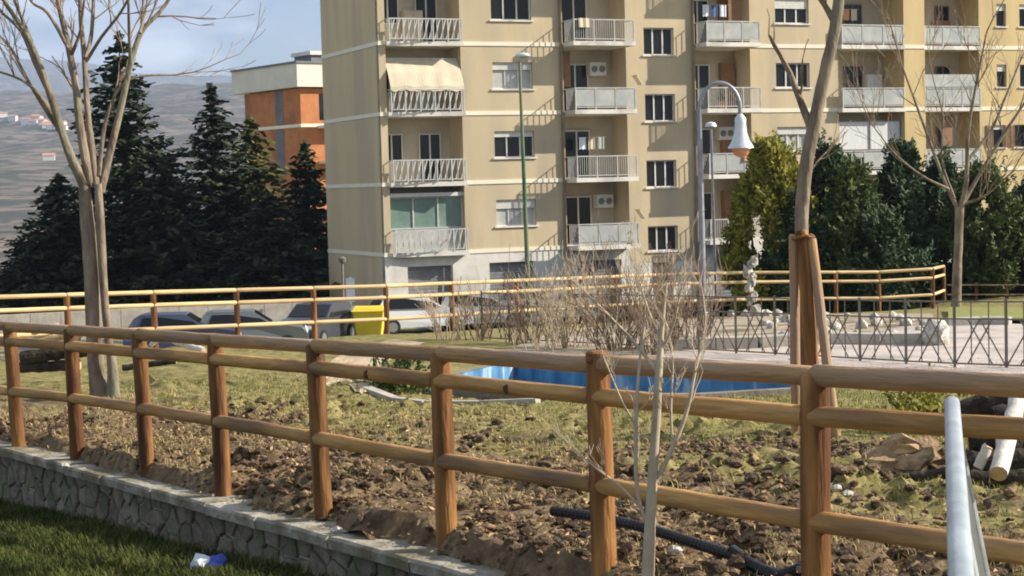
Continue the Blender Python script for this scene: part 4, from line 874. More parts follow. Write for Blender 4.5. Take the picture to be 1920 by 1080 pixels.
# ---------------------------------------------------------------- street: asphalt, cars, bins
mb = MB(); V = []; xs_ = [-34 + 2*i for i in range(34)]; ys_ = [56 + 1.5*i for i in range(20)]
for y in ys_:
    for x in xs_: V.append((x, y + 0.28*(x - 0), max(plateau(x, y + 0.28*x), street(x)) + 0.03))
mb.add(V, [(j*34+i, j*34+i+1, (j+1)*34+i+1, (j+1)*34+i) for j in range(19) for i in range(33)]); tag(mb.build('road', M['asphalt'], None, True), kind='structure')
def make_car(label, paint, px, Y, rz, kind='hatch'):
    p = at(px, 600, Y); zb = street(p.x) + 0.035
    c = thing('parked_car', label, 'car', (p.x, p.y, zb), rz, 'cars parked on the street')
    W = 0.84
    if kind == 'hatch': prof = [(-1.95, 0.25), (-1.98, 0.62), (-1.85, 0.95), (-1.55, 1.40), (-1.3, 1.47), (0.1, 1.46), (0.75, 1.02), (1.75, 0.86), (1.97, 0.62), (1.97, 0.28)]
    else: prof = [(-2.2, 0.25), (-2.2, 0.9), (-2.15, 1.75), (-1.9, 1.9), (0.9, 1.88), (1.5, 1.15), (2.1, 1.0), (2.25, 0.65), (2.25, 0.28)]
    mb = MB(); n_ = len(prof); ring = []
    for y_, f_ in ((-W, 0), (-W*0.995, 1), (W*0.995, 1), (W, 0)): ring.append([(x * (0.985 if not f_ else 1), y_ * (1 - 0.16*clamp((z - 0.9)/0.5)), z if z > 0.3 else z) for x, z in prof])
    V = [q for r_ in ring for q in r_]; fs = [tuple(reversed(range(n_))), tuple(range(3*n_, 4*n_))] + [(a*n_ + i, a*n_ + (i+1) % n_, (a+1)*n_ + (i+1) % n_, (a+1)*n_ + i) for a in range(3) for i in range(n_)]
    mb.add(V, [tuple(reversed(f)) for f in fs]); body = mb.build('body', M[paint], c)
    bv = body.modifiers.new('bevel', 'BEVEL'); bv.width = 0.05; bv.segments = 2; bv.limit_method = 'ANGLE'
    top_z = 1.38 if kind == 'hatch' else 1.78; lo_z = 1.0 if kind == 'hatch' else 1.15
    side = [(-1.45, lo_z), (0.68, lo_z), (0.08, top_z), (-1.3, top_z)] if kind == 'hatch' else [(0.1, lo_z), (1.38, lo_z), (0.85, top_z), (0.1, top_z)]
    for s_ in (-1, 1):
        q = MB(); q.add([(x, s_ * (W * (1 - 0.16*clamp((z - 0.9)/0.5)) + 0.006), z) for x, z in side], [(0, 1, 2, 3) if s_ < 0 else (3, 2, 1, 0)]); q.build('side_window', M['glass'], c)
    x0w, x1w = (0.14, 0.72) if kind == 'hatch' else (0.95, 1.46)
    q = MB(); za, zb_ = (1.44, 1.05) if kind == 'hatch' else (1.82, 1.21); wa, wb = W*0.80, W*0.86
    q.add([(x0w + .02, -wa, za), (x0w + .02, wa, za), (x1w + .02, wb, zb_), (x1w + .02, -wb, zb_)], [(0, 3, 2, 1)]); q.build('windscreen', M['glass'], c)
    if kind == 'hatch': q = MB(); q.add([(-1.60, -W*.78, 1.36), (-1.60, W*.78, 1.36), (-1.85, W*.86, 1.0), (-1.85, -W*.86, 1.0)], [(0, 1, 2, 3)]); q.build('rear_window', M['glass'], c)
    fx_ = 1.9 if kind == 'hatch' else 2.2
    for s_ in (-1, 1):
        q = MB(); q.blob((fx_, s_*0.60, 0.72), 0.12, 1, 2, 0.02, (0.5, 1.2, 0.8)); q.build('headlight', M['headlight'], c, True)
        for xw in (-1.25, 1.25):
            q = MB(); q.lathe([(0.2, -0.1), (0.29, -0.1), (0.31, -0.06), (0.31, 0.06), (0.29, 0.1), (0.2, 0.1)], 18); wh = q.build('wheel', M['tyre'], c, True); wh.rotation_euler = (math.radians(90), 0, 0); wh.location = (xw, s_*(W - 0.06), 0.31)
            q = MB(); q.lathe([(0.19, -0.105), (0.2, 0.0), (0.19, 0.105)], 14); q.build('rim', M['rim'], wh, True)
make_car('white hatchback parked beside the garages at the building corner', 'car_white', 785, 68.5, math.radians(18))
make_car('silver car parked in front of the second garage door', 'car_silver', 893, 69.5, math.radians(24))
make_car('beige car parked past the green street lamp', 'car_beige', 1040, 71.5, math.radians(203))
make_car('dark car facing out beside the rubbish bins', 'car_dark', 592, 64.0, math.radians(-108))
make_car('grey car parked side on below the pale log fence', 'car_grey', 470, 61.0, math.radians(8))
make_car('dark blue car parked side on under the conifers', 'car_blue', 345, 60.0, math.radians(5))
def bin_(px, py, Y, mat, label, s=1.0):
    p = at(px, py, Y); zb = street(p.x) + 0.035; b = thing('wheeled_bin', label, 'bin', (p.x, p.y, zb), R.uniform(-0.1, 0.1))
    q = MB(); q.add([(-.42*s, -.34*s, .12), (.42*s, -.34*s, .12), (.42*s, .34*s, .12), (-.42*s, .34*s, .12), (-.55*s, -.45*s, 1.08*s), (.55*s, -.45*s, 1.08*s), (.55*s, .45*s, 1.08*s), (-.55*s, .45*s, 1.08*s)], [(0,3,2,1),(4,5,6,7),(0,1,5,4),(1,2,6,5),(2,3,7,6),(3,0,4,7)])
    o = q.build('body', M[mat], b); bv = o.modifiers.new('bevel', 'BEVEL'); bv.width = 0.04; bv.segments = 2
    q = MB(); q.add([(-.58*s, -.48*s, 1.09*s), (.58*s, -.48*s, 1.09*s), (.58*s, .48*s, 1.09*s), (-.58*s, .48*s, 1.09*s), (-.5*s, -.35*s, 1.22*s), (.5*s, -.35*s, 1.22*s), (.5*s, .4*s, 1.24*s), (-.5*s, .4*s, 1.24*s)], [(0,3,2,1),(4,5,6,7),(0,1,5,4),(1,2,6,5),(2,3,7,6),(3,0,4,7)]); q.build('lid', M[mat], b)
    for s_ in (-1, 1):
        q = MB(); q.lathe([(0.09, -0.03), (0.1, 0), (0.09, 0.03)], 12); wv = q.build('wheel', M['tyre'], b, True); wv.rotation_euler = (0, math.radians(90), 0); wv.location = (s_*.36*s, -.2*s, 0.1)
bin_(693, 610, 64.5, 'bin_yellow', 'bright yellow plastic rubbish bin on the street', 1.05)
bin_(648, 612, 65.5, 'bin_grey', 'dark grey plastic rubbish bin left of the yellow one')
bin_(622, 612, 66.5, 'bin_grey', 'dark grey plastic rubbish bin next to the dark car')
p = at(659, 600, 67); sg = thing('white_signpost', 'white sign plate on a post behind the rubbish bins', 'sign', (p.x, p.y, street(p.x)))
mb = MB(); mb.tube([(0, 0, 0), (0, 0, 2.3)], 0.03, 8); mb.build('post', M['galv'], sg); mb = MB(); mb.box((-0.16, -0.05, 1.35), (0.16, -0.035, 2.25)); mb.build('sign_plate', M['white_plastic'], sg)
# low wall behind the parked cars on the left
wa_, wb_ = at(-60, 600, 66), at(600, 600, 71); lw = thing('street_wall', 'long grey concrete wall along the street under the conifers', 'wall', (wa_.x, wa_.y, street(wa_.x)))
N_ = 12
for i in range(N_):
    a, b = wa_.lerp(wb_, i/N_), wa_.lerp(wb_, (i+1)/N_); zt_ = at(300, 578, 68).z
    dd = (b - a).normalized() * 0.01; mb = MB(); mb.add([Vector((q.x, q.y + yo, z)) for z in (-6.2, zt_) for yo in (0, 0.25) for q in (a + dd, b - dd)], [(0, 1, 5, 4), (1, 3, 7, 5), (3, 2, 6, 7), (2, 0, 4, 6), (4, 5, 7, 6)]); part(mb, 'wall_panel', M['concrete'], lw)
# ---------------------------------------------------------------- bare trees
def grow(mb, p, d, ln_, r, lev, rnd, minr=0.003, up=0.10, spread=0.6, segs=4):
    pts = [p.copy()]; rad = [r]; q = p.copy(); dd = d.normalized()
    for i in range(segs):
        dd = (dd + Vector((rnd.gauss(0, .14), rnd.gauss(0, .14), rnd.gauss(0, .10) + up)) ).normalized(); q = q + dd * ln_ / segs; pts.append(q.copy()); rad.append(max(minr, r * (1 - 0.6 * (i+1) / segs)))
    mb.tube(pts, rad, 5 if r > 0.012 else 4, False)
    if lev <= 0: return
    for k in range(rnd.choice((2, 3, 3))):
        i = rnd.randint(1, segs); sd_ = Vector((rnd.gauss(0, 1), rnd.gauss(0, 1), rnd.gauss(0, .6))); sd_ -= dd * sd_.dot(dd)
        grow(mb, pts[i], dd + sd_.normalized() * rnd.uniform(0.5, 1.0) * spread, ln_ * rnd.uniform(0.5, 0.75), rad[i] * 0.65, lev - 1, rnd, minr, up, spread, max(3, segs - 1))
def bare_tree(name, label, base_px, Y, trunk, limbs, seed, bark, twig, lev=2, tw_per=5, tlen=0.8, depth=0.5, tr=None, minr=0.004, group=None, cat='tree'):
    rnd = random.Random(seed); b = at(base_px[0], base_px[1], Y); zb = upper(b.x, b.y) if xy2uv(b.x, b.y)[1] > 0 else min(b.z, upper(b.x, b.y))
    th = thing(name, label, cat, (b.x, b.y, zb), group=group); px2m = Y / F
    for pl_ in trunk:
        pts = [at(x, y, Y + dz) for x, y, w_, dz in pl_]; rad = [w_ * px2m / 2 for x, y, w_, dz in pl_]
        if pts[0].z > zb - 0.02: pts = [Vector((pts[0].x, pts[0].y, zb - 0.1))] + pts; rad = [rad[0] * 1.25] + rad
        mb = MB(); mb.tube(smooth_path(pts), smooth_rad(rad), 12, True, 0.05, rnd); part(mb, 'trunk', M[bark], th, True)
    tw = MB()
    for pl_ in limbs:
        z0 = rnd.uniform(-depth, depth); n_ = len(pl_)
        pts = [at(x, y, Y + z0 * i / max(1, n_ - 1)) for i, (x, y, w_) in enumerate(pl_)]; rad = [w_ * px2m / 2 for x, y, w_ in pl_]
        sp_ = smooth_path(pts); sr = smooth_rad(rad); mb = MB(); mb.tube(sp_, sr, 8, True, 0.05, rnd); part(mb, 'branch', M[bark], th, True)
        for k in range(tw_per):
            i = rnd.randint(len(sp_)//3, len(sp_) - 1); dd = (sp_[min(i+1, len(sp_)-1)] - sp_[i-1]).normalized(); s_ = Vector((rnd.gauss(0, 1), rnd.gauss(0, 1), rnd.gauss(0.1, .5)))
            grow(tw, sp_[i], dd + s_.normalized() * 0.8, tlen * rnd.uniform(0.6, 1.2), max(minr, sr[i] * 0.5), lev, rnd, minr)
        dd = (sp_[-1] - sp_[-3]).normalized(); grow(tw, sp_[-1], dd, tlen * 1.2, sr[-1], lev, rnd, minr)
    if tw.v: tag(part(tw, 'twigs', M[twig], th), kind='stuff')
    return th
def smooth_path(p, k=4):
    o = []
    for i in range(len(p) - 1):
        a, b, c, d = p[max(i-1, 0)], p[i], p[i+1], p[min(i+2, len(p)-1)]
        for j in range(k):
            t = j / k; o.append(0.5 * ((2*b) + (c - a)*t + (2*a - 5*b + 4*c - d)*t*t + (3*b - a - 3*c + d)*t**3))
    return o + [p[-1].copy()]
def smooth_rad(r, k=4): return [r[i] + (r[i+1]-r[i])*j/k for i in range(len(r)-1) for j in range(k)] + [r[-1]]
bare_tree('bare_tree', 'large bare multi stemmed tree with pale grey green trunk in the park', (200, 742), 24.0,
    [[(188, 745, 42, 0), (181, 690, 32, 0), (177, 640, 30, 0), (172, 520, 29, 0), (164, 420, 27, 0), (158, 340, 21, 0)], [(212, 742, 27, -.12), (211, 690, 19, -.15), (204, 640, 16, -.14), (196, 560, 15, -.1), (190, 460, 17, -.08), (187, 400, 17, -.08), (184, 345, 14, -.08)]],
    [[(158, 345, 24), (135, 300, 18), (112, 235, 15), (88, 160, 13), (55, 75, 10), (10, 5, 8), (-20, -50, 5)],
     [(112, 235, 12), (75, 180, 7), (40, 150, 5), (-10, 132, 4)], [(95, 180, 11), (66, 120, 8), (40, 60, 6), (5, 25, 5)], [(60, 80, 7), (35, 20, 6), (15, -30, 4)],
     [(170, 345, 20), (152, 250, 16), (142, 160, 14), (128, 85, 12), (112, 20, 9), (100, -40, 7)], [(135, 100, 8), (150, 60, 5), (158, 0, 4)],
     [(182, 350, 18), (166, 230, 12), (158, 110, 10), (152, 40, 9), (148, -40, 7)], [(160, 110, 9), (172, 60, 8), (176, -30, 6)], [(162, 115, 7), (190, 70, 6), (225, 25, 5), (250, -20, 4)],
     [(188, 360, 18), (205, 290, 15), (225, 210, 13), (245, 120, 12), (265, 60, 10), (300, 22, 8), (330, -20, 6)], [(262, 62, 7), (275, 10, 5), (280, -40, 4)], [(245, 120, 8), (242, 50, 6), (240, -30, 4)],
     [(185, 330, 10), (200, 220, 7), (240, 150, 5), (330, 140, 3)], [(120, 260, 8), (60, 165, 6), (20, 90, 5), (-10, 60, 4)], [(128, 90, 8), (90, 25, 6), (60, 5, 4), (40, -30, 3)]],
    11, 'bark', 'twig', 2, 3, 0.8, 0.7)
st = bare_tree('staked_tree', 'young bare tree with a cut side stub held by three timber stakes', (1516, 832), 16.0,
    [[(1514, 835, 26, 0), (1508, 640, 25, 0), (1503, 450, 26, 0), (1508, 340, 26, 0), (1522, 255, 25, 0), (1546, 140, 23, 0), (1566, 50, 22, 0), (1580, -60, 18, 0)]],
    [[(1524, 250, 17), (1505, 200, 14), (1482, 140, 12)], [(1568, 48, 16), (1548, 12, 11), (1520, -25, 8)], [(1512, 330, 5), (1535, 300, 3), (1550, 285, 2)]], 5, 'bark', 'twig', 1, 1, 0.35, 0.2)
for a, b, w_, nm in (((1488, 440), (1494, 840), 20, 0), ((1522, 448), (1572, 838), 19, -0.35), ((1503, 432), (1536, 838), 27, -0.2)):
    p, q = at(*a, 16.0 + nm * 0.3 - 0.12), at(*b, 16.0 + nm - 0.12); q.z = min(q.z, upper(q.x, q.y)) - 0.1
    me = log_mesh('timber_stake', (p - q).length, w_*16/F/2, w_*16/F/2*0.92, 300 + w_, M['wood' if w_ > 25 else 'wood_weather']); o = obj('timber_stake', me, None); place_axis(o, q, p)
    tag(o, {20: 'thin weathered stake on the shaded side of the young tree', 19: 'slanting weathered stake leaning on the young tree', 27: 'thick orange brown stake tied in front of the young tree'}[w_], 'stake', 'stakes holding the young tree')
mb = MB(); c = at(1504, 444, 15.9); mb.tube([c + Vector((0.10*math.cos(t), 0.17*math.sin(t) + 0.0, 0.01*math.sin(3*t))) for t in [i*2*math.pi/14 for i in range(15)]], 0.018, 6); part(mb, 'tie', M['wood'], st)
for t_ in (-1, 1): mb = MB(); mb.tube([c, c + Vector((t_*0.13, -0.02, -0.06 + 0.04*t_))], [0.012, 0.004], 5); part(mb, 'tie_end', M['wood_pale'], st)
bare_tree('bare_tree', 'small bare tree with a slim pale trunk before the right hand shrubs', (1794, 580), 48.0,
    [[(1793, 582, 20, 0), (1795, 500, 17, 0), (1798, 440, 16, 0), (1799, 388, 18, 0)]],
    [[(1797, 392, 10), (1775, 350, 7), (1745, 270, 6), (1712, 180, 4), (1690, 120, 3)], [(1801, 390, 12), (1812, 340, 9), (1815, 250, 7), (1830, 160, 5), (1850, 60, 3)], [(1802, 388, 9), (1835, 330, 7), (1880, 255, 6), (1930, 180, 4)],
     [(1815, 300, 7), (1860, 240, 5), (1890, 170, 4), (1915, 110, 3)], [(1780, 355, 6), (1730, 330, 4), (1680, 290, 3), (1640, 240, 2)], [(1803, 384, 6), (1850, 365, 4), (1900, 320, 3)], [(1790, 372, 5), (1766, 300, 4), (1768, 220, 3), (1750, 150, 2)]],
    21, 'bark', 'twig', 2, 5, 1.3, 1.2, minr=0.006)
bare_tree('bare_sapling', 'slender pale sapling with upright twigs growing in front of the log fence', (1212, 1150), 8.35,
    [[(1212, 1160, 27, 0), (1216, 1050, 24, 0), (1222, 920, 20, 0), (1231, 780, 17, 0), (1237, 670, 13, 0), (1243, 590, 8, 0), (1250, 530, 4, 0)]],
    [[(1228, 905, 10), (1256, 850, 9), (1285, 780, 8), (1303, 700, 6), (1322, 610, 4)], [(1216, 985, 7), (1196, 930, 8), (1192, 830, 8), (1196, 720, 6), (1205, 620, 3)], [(1200, 950, 6), (1160, 910, 5), (1120, 880, 4), (1085, 850, 2)],
     [(1234, 700, 8), (1200, 655, 7), (1150, 600, 5), (1110, 560, 3)], [(1238, 660, 6), (1262, 610, 5), (1275, 550, 3)], [(1262, 845, 6), (1258, 770, 5), (1262, 690, 3)], [(1193, 800, 5), (1165, 750, 4), (1140, 690, 3)], [(1240, 640, 5), (1215, 580, 4), (1200, 530, 2)]],
    33, 'twig_pale', 'twig_pale', 2, 4, 0.16, 0.12, minr=0.0012, cat='sapling')
# leafless shrubs inside the iron fence
shl = ['leafless brown shrub at the left end of the iron fence', 'leafless brown shrub beside the silver car seen through the fence', 'leafless brown shrub behind the green lamp foot', 'leafless tall shrub with pale stems behind the iron fence', 'leafless shrub with forked stems in front of the swan neck lamp', 'leafless twiggy shrub between the lamp and the staked tree', 'leafless bush near the light blue basin wall', 'leafless thin bush behind the dark basin wall']
for i, (px, py, n_, h) in enumerate(((835, 640, 20, 0.75), (905, 640, 24, 0.75), (985, 648, 32, 0.9), (1070, 655, 34, 1.1), (1160, 660, 36, 1.2), (1280, 660, 30, 1.1), (1010, 672, 8, 0.5), (1225, 668, 26, 1.1))):
    x, y = gp(px, py); z = upper(x, y); rnd = random.Random(50 + i); th = thing('leafless_shrub', shl[i], 'shrub', (x, y, z)); mb = MB()
    for k in range(n_): 
        a = rnd.uniform(0, 6.28); grow(mb, Vector((x + 0.42*math.cos(a)*rnd.random(), y + 0.25*math.sin(a), z - 0.03)), Vector((0.35*math.cos(a), 0.35*math.sin(a), 1)), h * rnd.uniform(0.6, 1.05), 0.013, 2, rnd, 0.004, 0.12, 0.5)
    tag(part(mb, 'stems', M['twig' if i % 3 else 'twig_pale'], th), kind='stuff')
# ---------------------------------------------------------------- conifers
def conifer(label, px, ytop, Y, base_w, seed, mat='conifer', ybot=None, dens=1.0, tier=46):
    rnd = random.Random(seed); t_ = at(px, ytop, Y); zb = min(plateau(t_.x, t_.y), -5.0) if Y < 104 else hill_z(t_.x, t_.y); H = t_.z - zb; Rm = base_w * Y / F / 2
    th = thing('conifer', label, 'tree', (t_.x, t_.y, zb), group='conifers beside the apartment block')
    mb = MB(); mb.tube([(0, 0, 0), (0.05, 0, H*0.5), (0, 0, H*0.99)], [H*0.018, H*0.010, 0.02], 8); mb.build('trunk', M['bark_dark'], th)
    mb = MB()
    for i in range(tier):
        f = (i + rnd.random()) / tier; z = H * (0.04 + 0.95 * f); Lm = Rm * 1.12 * (1 - f) ** 0.78 * (1.0 + 0.22 * math.sin(i * 2.4 + seed)) + 0.12
        nb = int(6 + 7 * (1 - f))
        for k in range(nb):
            az = rnd.uniform(0, 6.283); L_ = Lm * rnd.uniform(0.6, 1.12); d = Vector((math.cos(az), math.sin(az), 0)); dr = rnd.uniform(-0.05, 0.30); n_ = max(5, int(L_ * 11 * dens)); sdv = Vector((-d.y, d.x, 0))
            for j in range(n_):
                t = (j + rnd.random()) / n_; c = d * L_ * t + Vector((0, 0, z - dr * L_ * t + 0.16 * L_ * t * t)); wdt = 0.30 * L_ * (1 - t) * 0.8 + 0.1
                c += sdv * rnd.gauss(0, 1) * wdt * 0.5 + Vector((0, 0, rnd.gauss(0, 0.06)))
                ax = (d + sdv * rnd.gauss(0, .7) + Vector((0, 0, rnd.gauss(-0.12, .35)))).normalized(); ay = ax.cross(Vector((rnd.gauss(0, .5), rnd.gauss(0, .5), 1))).normalized()
                s_ = rnd.uniform(0.7, 1.3); mb.quad(c, ax * 0.19 * s_, ay * 0.085 * s_)
    for i in range(14): mb.quad(Vector((rnd.gauss(0, .06), rnd.gauss(0, .06), H * (0.95 + 0.05*rnd.random()))), Vector((rnd.gauss(0, .05), rnd.gauss(0, .05), .16)), Vector((.05, .05, 0)))
    tag(mb.build('crown', M[mat], th), kind='stuff')
conifer('tallest dark conifer rising behind the large bare tree', 222, 62, 92, 330, 1, tier=54)
conifer('pointed dark conifer left of the orange brick block', 393, 160, 94, 270, 2)
conifer('olive green conifer in front of the orange brick block', 470, 218, 98, 230, 3, 'conifer_l', tier=40)
conifer('bushy conifer against the shaded side wall', 572, 268, 94, 210, 4, 'conifer', tier=36)
conifer('low spreading dark conifer at the hillside end of the row', 110, 330, 88, 260, 5, tier=38)
conifer('dense dark conifer filling the gap between the pointed ones', 310, 300, 88, 260, 6, tier=38)
conifer('broad low conifer beneath the orange brick block', 505, 365, 87, 290, 7, 'conifer', tier=30)
conifer('small grey green conifer at the edge of the hillside view', 55, 455, 86, 190, 8, tier=26)
# ---------------------------------------------------------------- shrubs on the right
def leafy(label, px, ytop, ybot, wpx, Y, mat, seed, n=9000, leaf=0.06, cat='shrub', tall=False, group='evergreen shrubs before the apartment block'):
    rnd = random.Random(seed); t_ = at(px, ytop, Y); zb = plateau(t_.x, t_.y); H = t_.z - zb; W_ = wpx * Y / F / 2
    th = thing('evergreen_shrub', label, cat, (t_.x, t_.y, zb), group=group)
    mb = MB()
    for k in range(4): a = k * 1.6; mb.tube([(0.1*math.cos(a), 0.1*math.sin(a), -0.1), (W_*.3*math.cos(a), W_*.3*math.sin(a), H*.4), (W_*.4*math.cos(a), W_*.4*math.sin(a), H*.75)], [0.07, 0.05, 0.02], 6)
    mb.build('stem', M['bark_dark'], th)
    mb = MB(); cl = []
    for i in range(150):
        f = rnd.random() ** 0.8; rr = W_ * (math.sin(min(1, f * 1.25 + 0.22) * math.pi * 0.5) if f < .45 else (1 - ((f - .45) / .55) ** 1.7 * 0.85)); a = rnd.uniform(0, 6.283); q = math.sqrt(rnd.uniform(0.25, 1.0))
        wob = 1 + 0.28 * noise.noise(Vector((math.cos(a)*1.5, math.sin(a)*1.5, f*4 + seed))); cl.append((Vector((rr*q*math.cos(a)*wob, rr*q*math.sin(a)*wob, H * (0.05 + 0.93 * f) * (0.94 + 0.10*wob*f))), rnd.uniform(0.15, 0.46)))
    for i in range(90 if Y > 40 else 14):           # shoots that break the outline
        c, r_ = cl[rnd.randrange(len(cl))]; d = Vector((c.x, c.y, 0.9 * W_)).normalized() + Vector((rnd.gauss(0, .3), rnd.gauss(0, .3), rnd.gauss(.2, .3))); d.normalize(); Ls = rnd.uniform(0.25, 0.75) * (1 if Y > 40 else .2)
        for j in range(16):
            q = c + d * (r_ * 0.7 + Ls * j / 16) + Vector((rnd.gauss(0, .04), rnd.gauss(0, .04), rnd.gauss(0, .04))) * (1 if Y > 40 else .3); ax = (d + Vector((rnd.gauss(0, .8), rnd.gauss(0, .8), rnd.gauss(0, .5)))).normalized(); ay = ax.orthogonal().normalized()
            mb.quad(q, ax * leaf * 1.1, ay * leaf * 0.45)
    for i in range(int(n * 1.45) if Y > 40 else n):
        c, r_ = cl[rnd.randrange(len(cl))]; d = Vector((rnd.gauss(0, 1), rnd.gauss(0, 1), rnd.gauss(0, 1))).normalized(); p = c + Vector((d.x, d.y, d.z * (1.35 if tall else 0.9))) * r_ * rnd.uniform(0.55, 1.0)
        if p.z < 0.02: continue
        ax = (d + Vector((rnd.gauss(0, .6), rnd.gauss(0, .6), rnd.gauss(0.25, .6)))).normalized(); ay = ax.cross(d + Vector((0.01, 0.3, 0.2))).normalized(); s_ = leaf * rnd.uniform(0.7, 1.35)
        mb.quad(p, ax * s_ * (1.5 if tall else 1), ay * s_ * 0.5)
    tag(mb.build('foliage', M[mat], th), kind='stuff')
leafy('yellow green feathery shrub beside the swan neck lamp', 1440, 282, 530, 190, 56, 'leaf_yel', 1, 14000, 0.06, tall=True)
leafy('dark shrub tucked beneath the yellow green one', 1490, 395, 530, 140, 55, 'leaf_dark', 2, 8000)
leafy('dark upright evergreen right behind the staked tree', 1555, 285, 530, 120, 57, 'leaf_dark', 3, 9000, tall=True)
leafy('mid green bushy evergreen right of the staked tree', 1600, 330, 530, 130, 55, 'leaf_mid', 4, 10000, tall=True)
leafy('tall dark evergreen with a pointed top before the fourth balcony stack', 1690, 292, 530, 150, 57, 'leaf_dark', 5, 12000, tall=True)
leafy('dense dark evergreen behind the small bare tree', 1765, 320, 530, 150, 58, 'leaf_dark', 6, 11000)
leafy('rounded deep green evergreen right of the small bare tree', 1845, 325, 530, 150, 56, 'leaf_mid', 7, 11000)
leafy('broad dark evergreen at the far end of the shrub row', 1935, 350, 530, 150, 57, 'leaf_dark', 8, 10000)
leafy('dark shrub low behind the log fence corner', 1650, 420, 530, 150, 54, 'leaf_dark', 9, 8000)
leafy('low leafy bush on the grass mound by the sandy path', 745, 708, 745, 80, 22.9, 'leaf_mid', 10, 1600, 0.03, group='low bushes by the basin')
leafy('low bright green weeds in front of the dark log heap', 1735, 748, 775, 100, 15.8, 'leaf_yel', 11, 900, 0.022, cat='weeds', group='low bushes by the basin')
# ---------------------------------------------------------------- logs, stump, hose, litter
def log(name, label, a, b, Ya, Yb, wpx, mat, seed, sink=0.0, cat='log', group=None, ends=True):
    p, q = at(*a, Ya), at(*b, Yb); r = wpx * (Ya + Yb) / 2 / F / 2; rnd = random.Random(seed)
    th = thing(name, label, cat, (p.x, p.y, min(p.z, q.z) - r), group=group); mb = MB(); n_ = 10; pts = [p.lerp(q, i/n_) + Vector((0, 0, 0.4*r*noise.noise(Vector((i*.6, seed, 0))))) for i in range(n_+1)]
    mb.tube(pts, [r*(1 + 0.12*noise.noise(Vector((i*.8, seed*2., 5)))) for i in range(n_+1)], 12, False, 0.05, rnd); part(mb, 'bark', M[mat], th, True)
    if ends:
        d = (q - p).normalized()
        for e, s_ in ((p, -1), (q, 1)): mb = MB(); mb.tube([e - d*s_*0.01, e + d*s_*0.004], r*0.95, 12); part(mb, 'cut_end', M['log_cut'], th)
    return th
Yg = lambda px, py: gp(px, py)[1]
def heap(name, label, a, b, wpx, mat, seed, lift=0.0, dy=0.0, dyb=None):      # log whose depth comes from the ground under it
    Ya, Yb = gp(a[0], 898)[1] + dy, gp(min(b[0], 1990), 898)[1] + (dy if dyb is None else dyb)
    return log(name, label, a, b, Ya, Yb, wpx, mat, seed)
heap('birch_log', 'pale bare log propped against the dark log heap', (1912, 738), (1872, 888), 34, 'birch', 1, dy=0.5, dyb=-0.35)
heap('fallen_log', 'thick dark log lying on top of the heap behind the barrier', (1800, 775), (1960, 722), 46, 'log_bark', 2, dy=1.0)
heap('fallen_log', 'dark log in the middle of the heap with a pinkish cut end', (1868, 785), (1990, 778), 48, 'log_bark', 12, dy=0.8)
heap('fallen_log', 'dark log stacked second from the ground in the heap', (1815, 828), (1990, 820), 52, 'log_bark', 4, dy=0.7)
heap('fallen_log', 'short dark log wedged behind the pale bare log', (1870, 850), (1990, 842), 60, 'log_bark', 14, dy=0.5)
heap('fallen_log', 'thick dark log at the bottom of the heap by the barrier', (1800, 872), (1985, 866), 54, 'log_bark', 3, dy=0.25)
heap('fallen_log', 'dark log lying across the ground at the foot of the heap', (1810, 900), (1990, 896), 34, 'log_bark', 13)
heap('fallen_log', 'long grey branch lying on the soil below the cut stump', (1672, 898), (1812, 886), 24, 'log_bark', 5)
heap('split_log', 'short pale split log end leaning by the barrier tube', (1834, 876), (1852, 838), 20, 'birch', 6, dy=-0.2)
heap('split_log', 'small yellowish wood block beside the barrier tube', (1812, 805), (1834, 792), 24, 'log_cut', 7, dy=0.1)
p = at(1705, 880, gp(1705, 880)[1]); zb = upper(p.x, p.y) + 0.05; s_ = thing('tree_stump', 'torn up tan tree stump lying on dark soil', 'stump', (p.x, p.y, zb))
mb = MB(); mb.blob((0, 0, 0.13), 0.26, 4, 3, 0.45, (1.1, 0.9, 0.75), 2.2); mb.build('root_ball', M['stump'], s_)
mb = MB(); mb.blob((0.04, -0.02, 0.26), 0.17, 9, 2, 0.3, (1.2, 0.8, 0.35), 2.0); mb.build('cut_face', M['log_cut'], s_)
for i in range(6): mb = MB(); a = i*1.05; mb.tube([(0.15*math.cos(a), 0.12*math.sin(a), 0.12), (0.28*math.cos(a), 0.24*math.sin(a), 0.10 + 0.03*math.sin(i*3)), (0.4*math.cos(a+.2), 0.3*math.sin(a+.2), 0.0)], [0.05, 0.035, 0.012], 6); mb.build('root', M['stump'], s_)
for i, (a, b, w_, m_, lab) in enumerate((((60, 640), (170, 622), 14, 'log_cut', 'pale cut pole on the brushwood heap by the bare tree'), ((60, 622), (110, 612), 12, 'birch', 'short whitish pole at the top of the brushwood heap'), ((40, 672), (165, 655), 26, 'log_bark', 'dark log under the brushwood heap by the bare tree'), ((20, 690), (150, 684), 20, 'log_bark', 'dark rotting log at the bottom of the brushwood heap'),
     ((282, 648), (300, 630), 9, 'birch', 'bent white branch stub right of the bare tree'), ((298, 630), (382, 658), 12, 'birch', 'long white branch lying right of the bare tree'), ((230, 690), (330, 676), 12, 'log_bark', 'thin dark branch on the grass behind the log fence'), ((115, 640), (150, 632), 12, 'log_cut', 'short yellow log end beside the bare tree trunk'))):
    log('pruned_branch', lab, a, b, 27.5, 27.5 if i != 5 else 26.5, w_, m_, 40 + i, cat='branch')
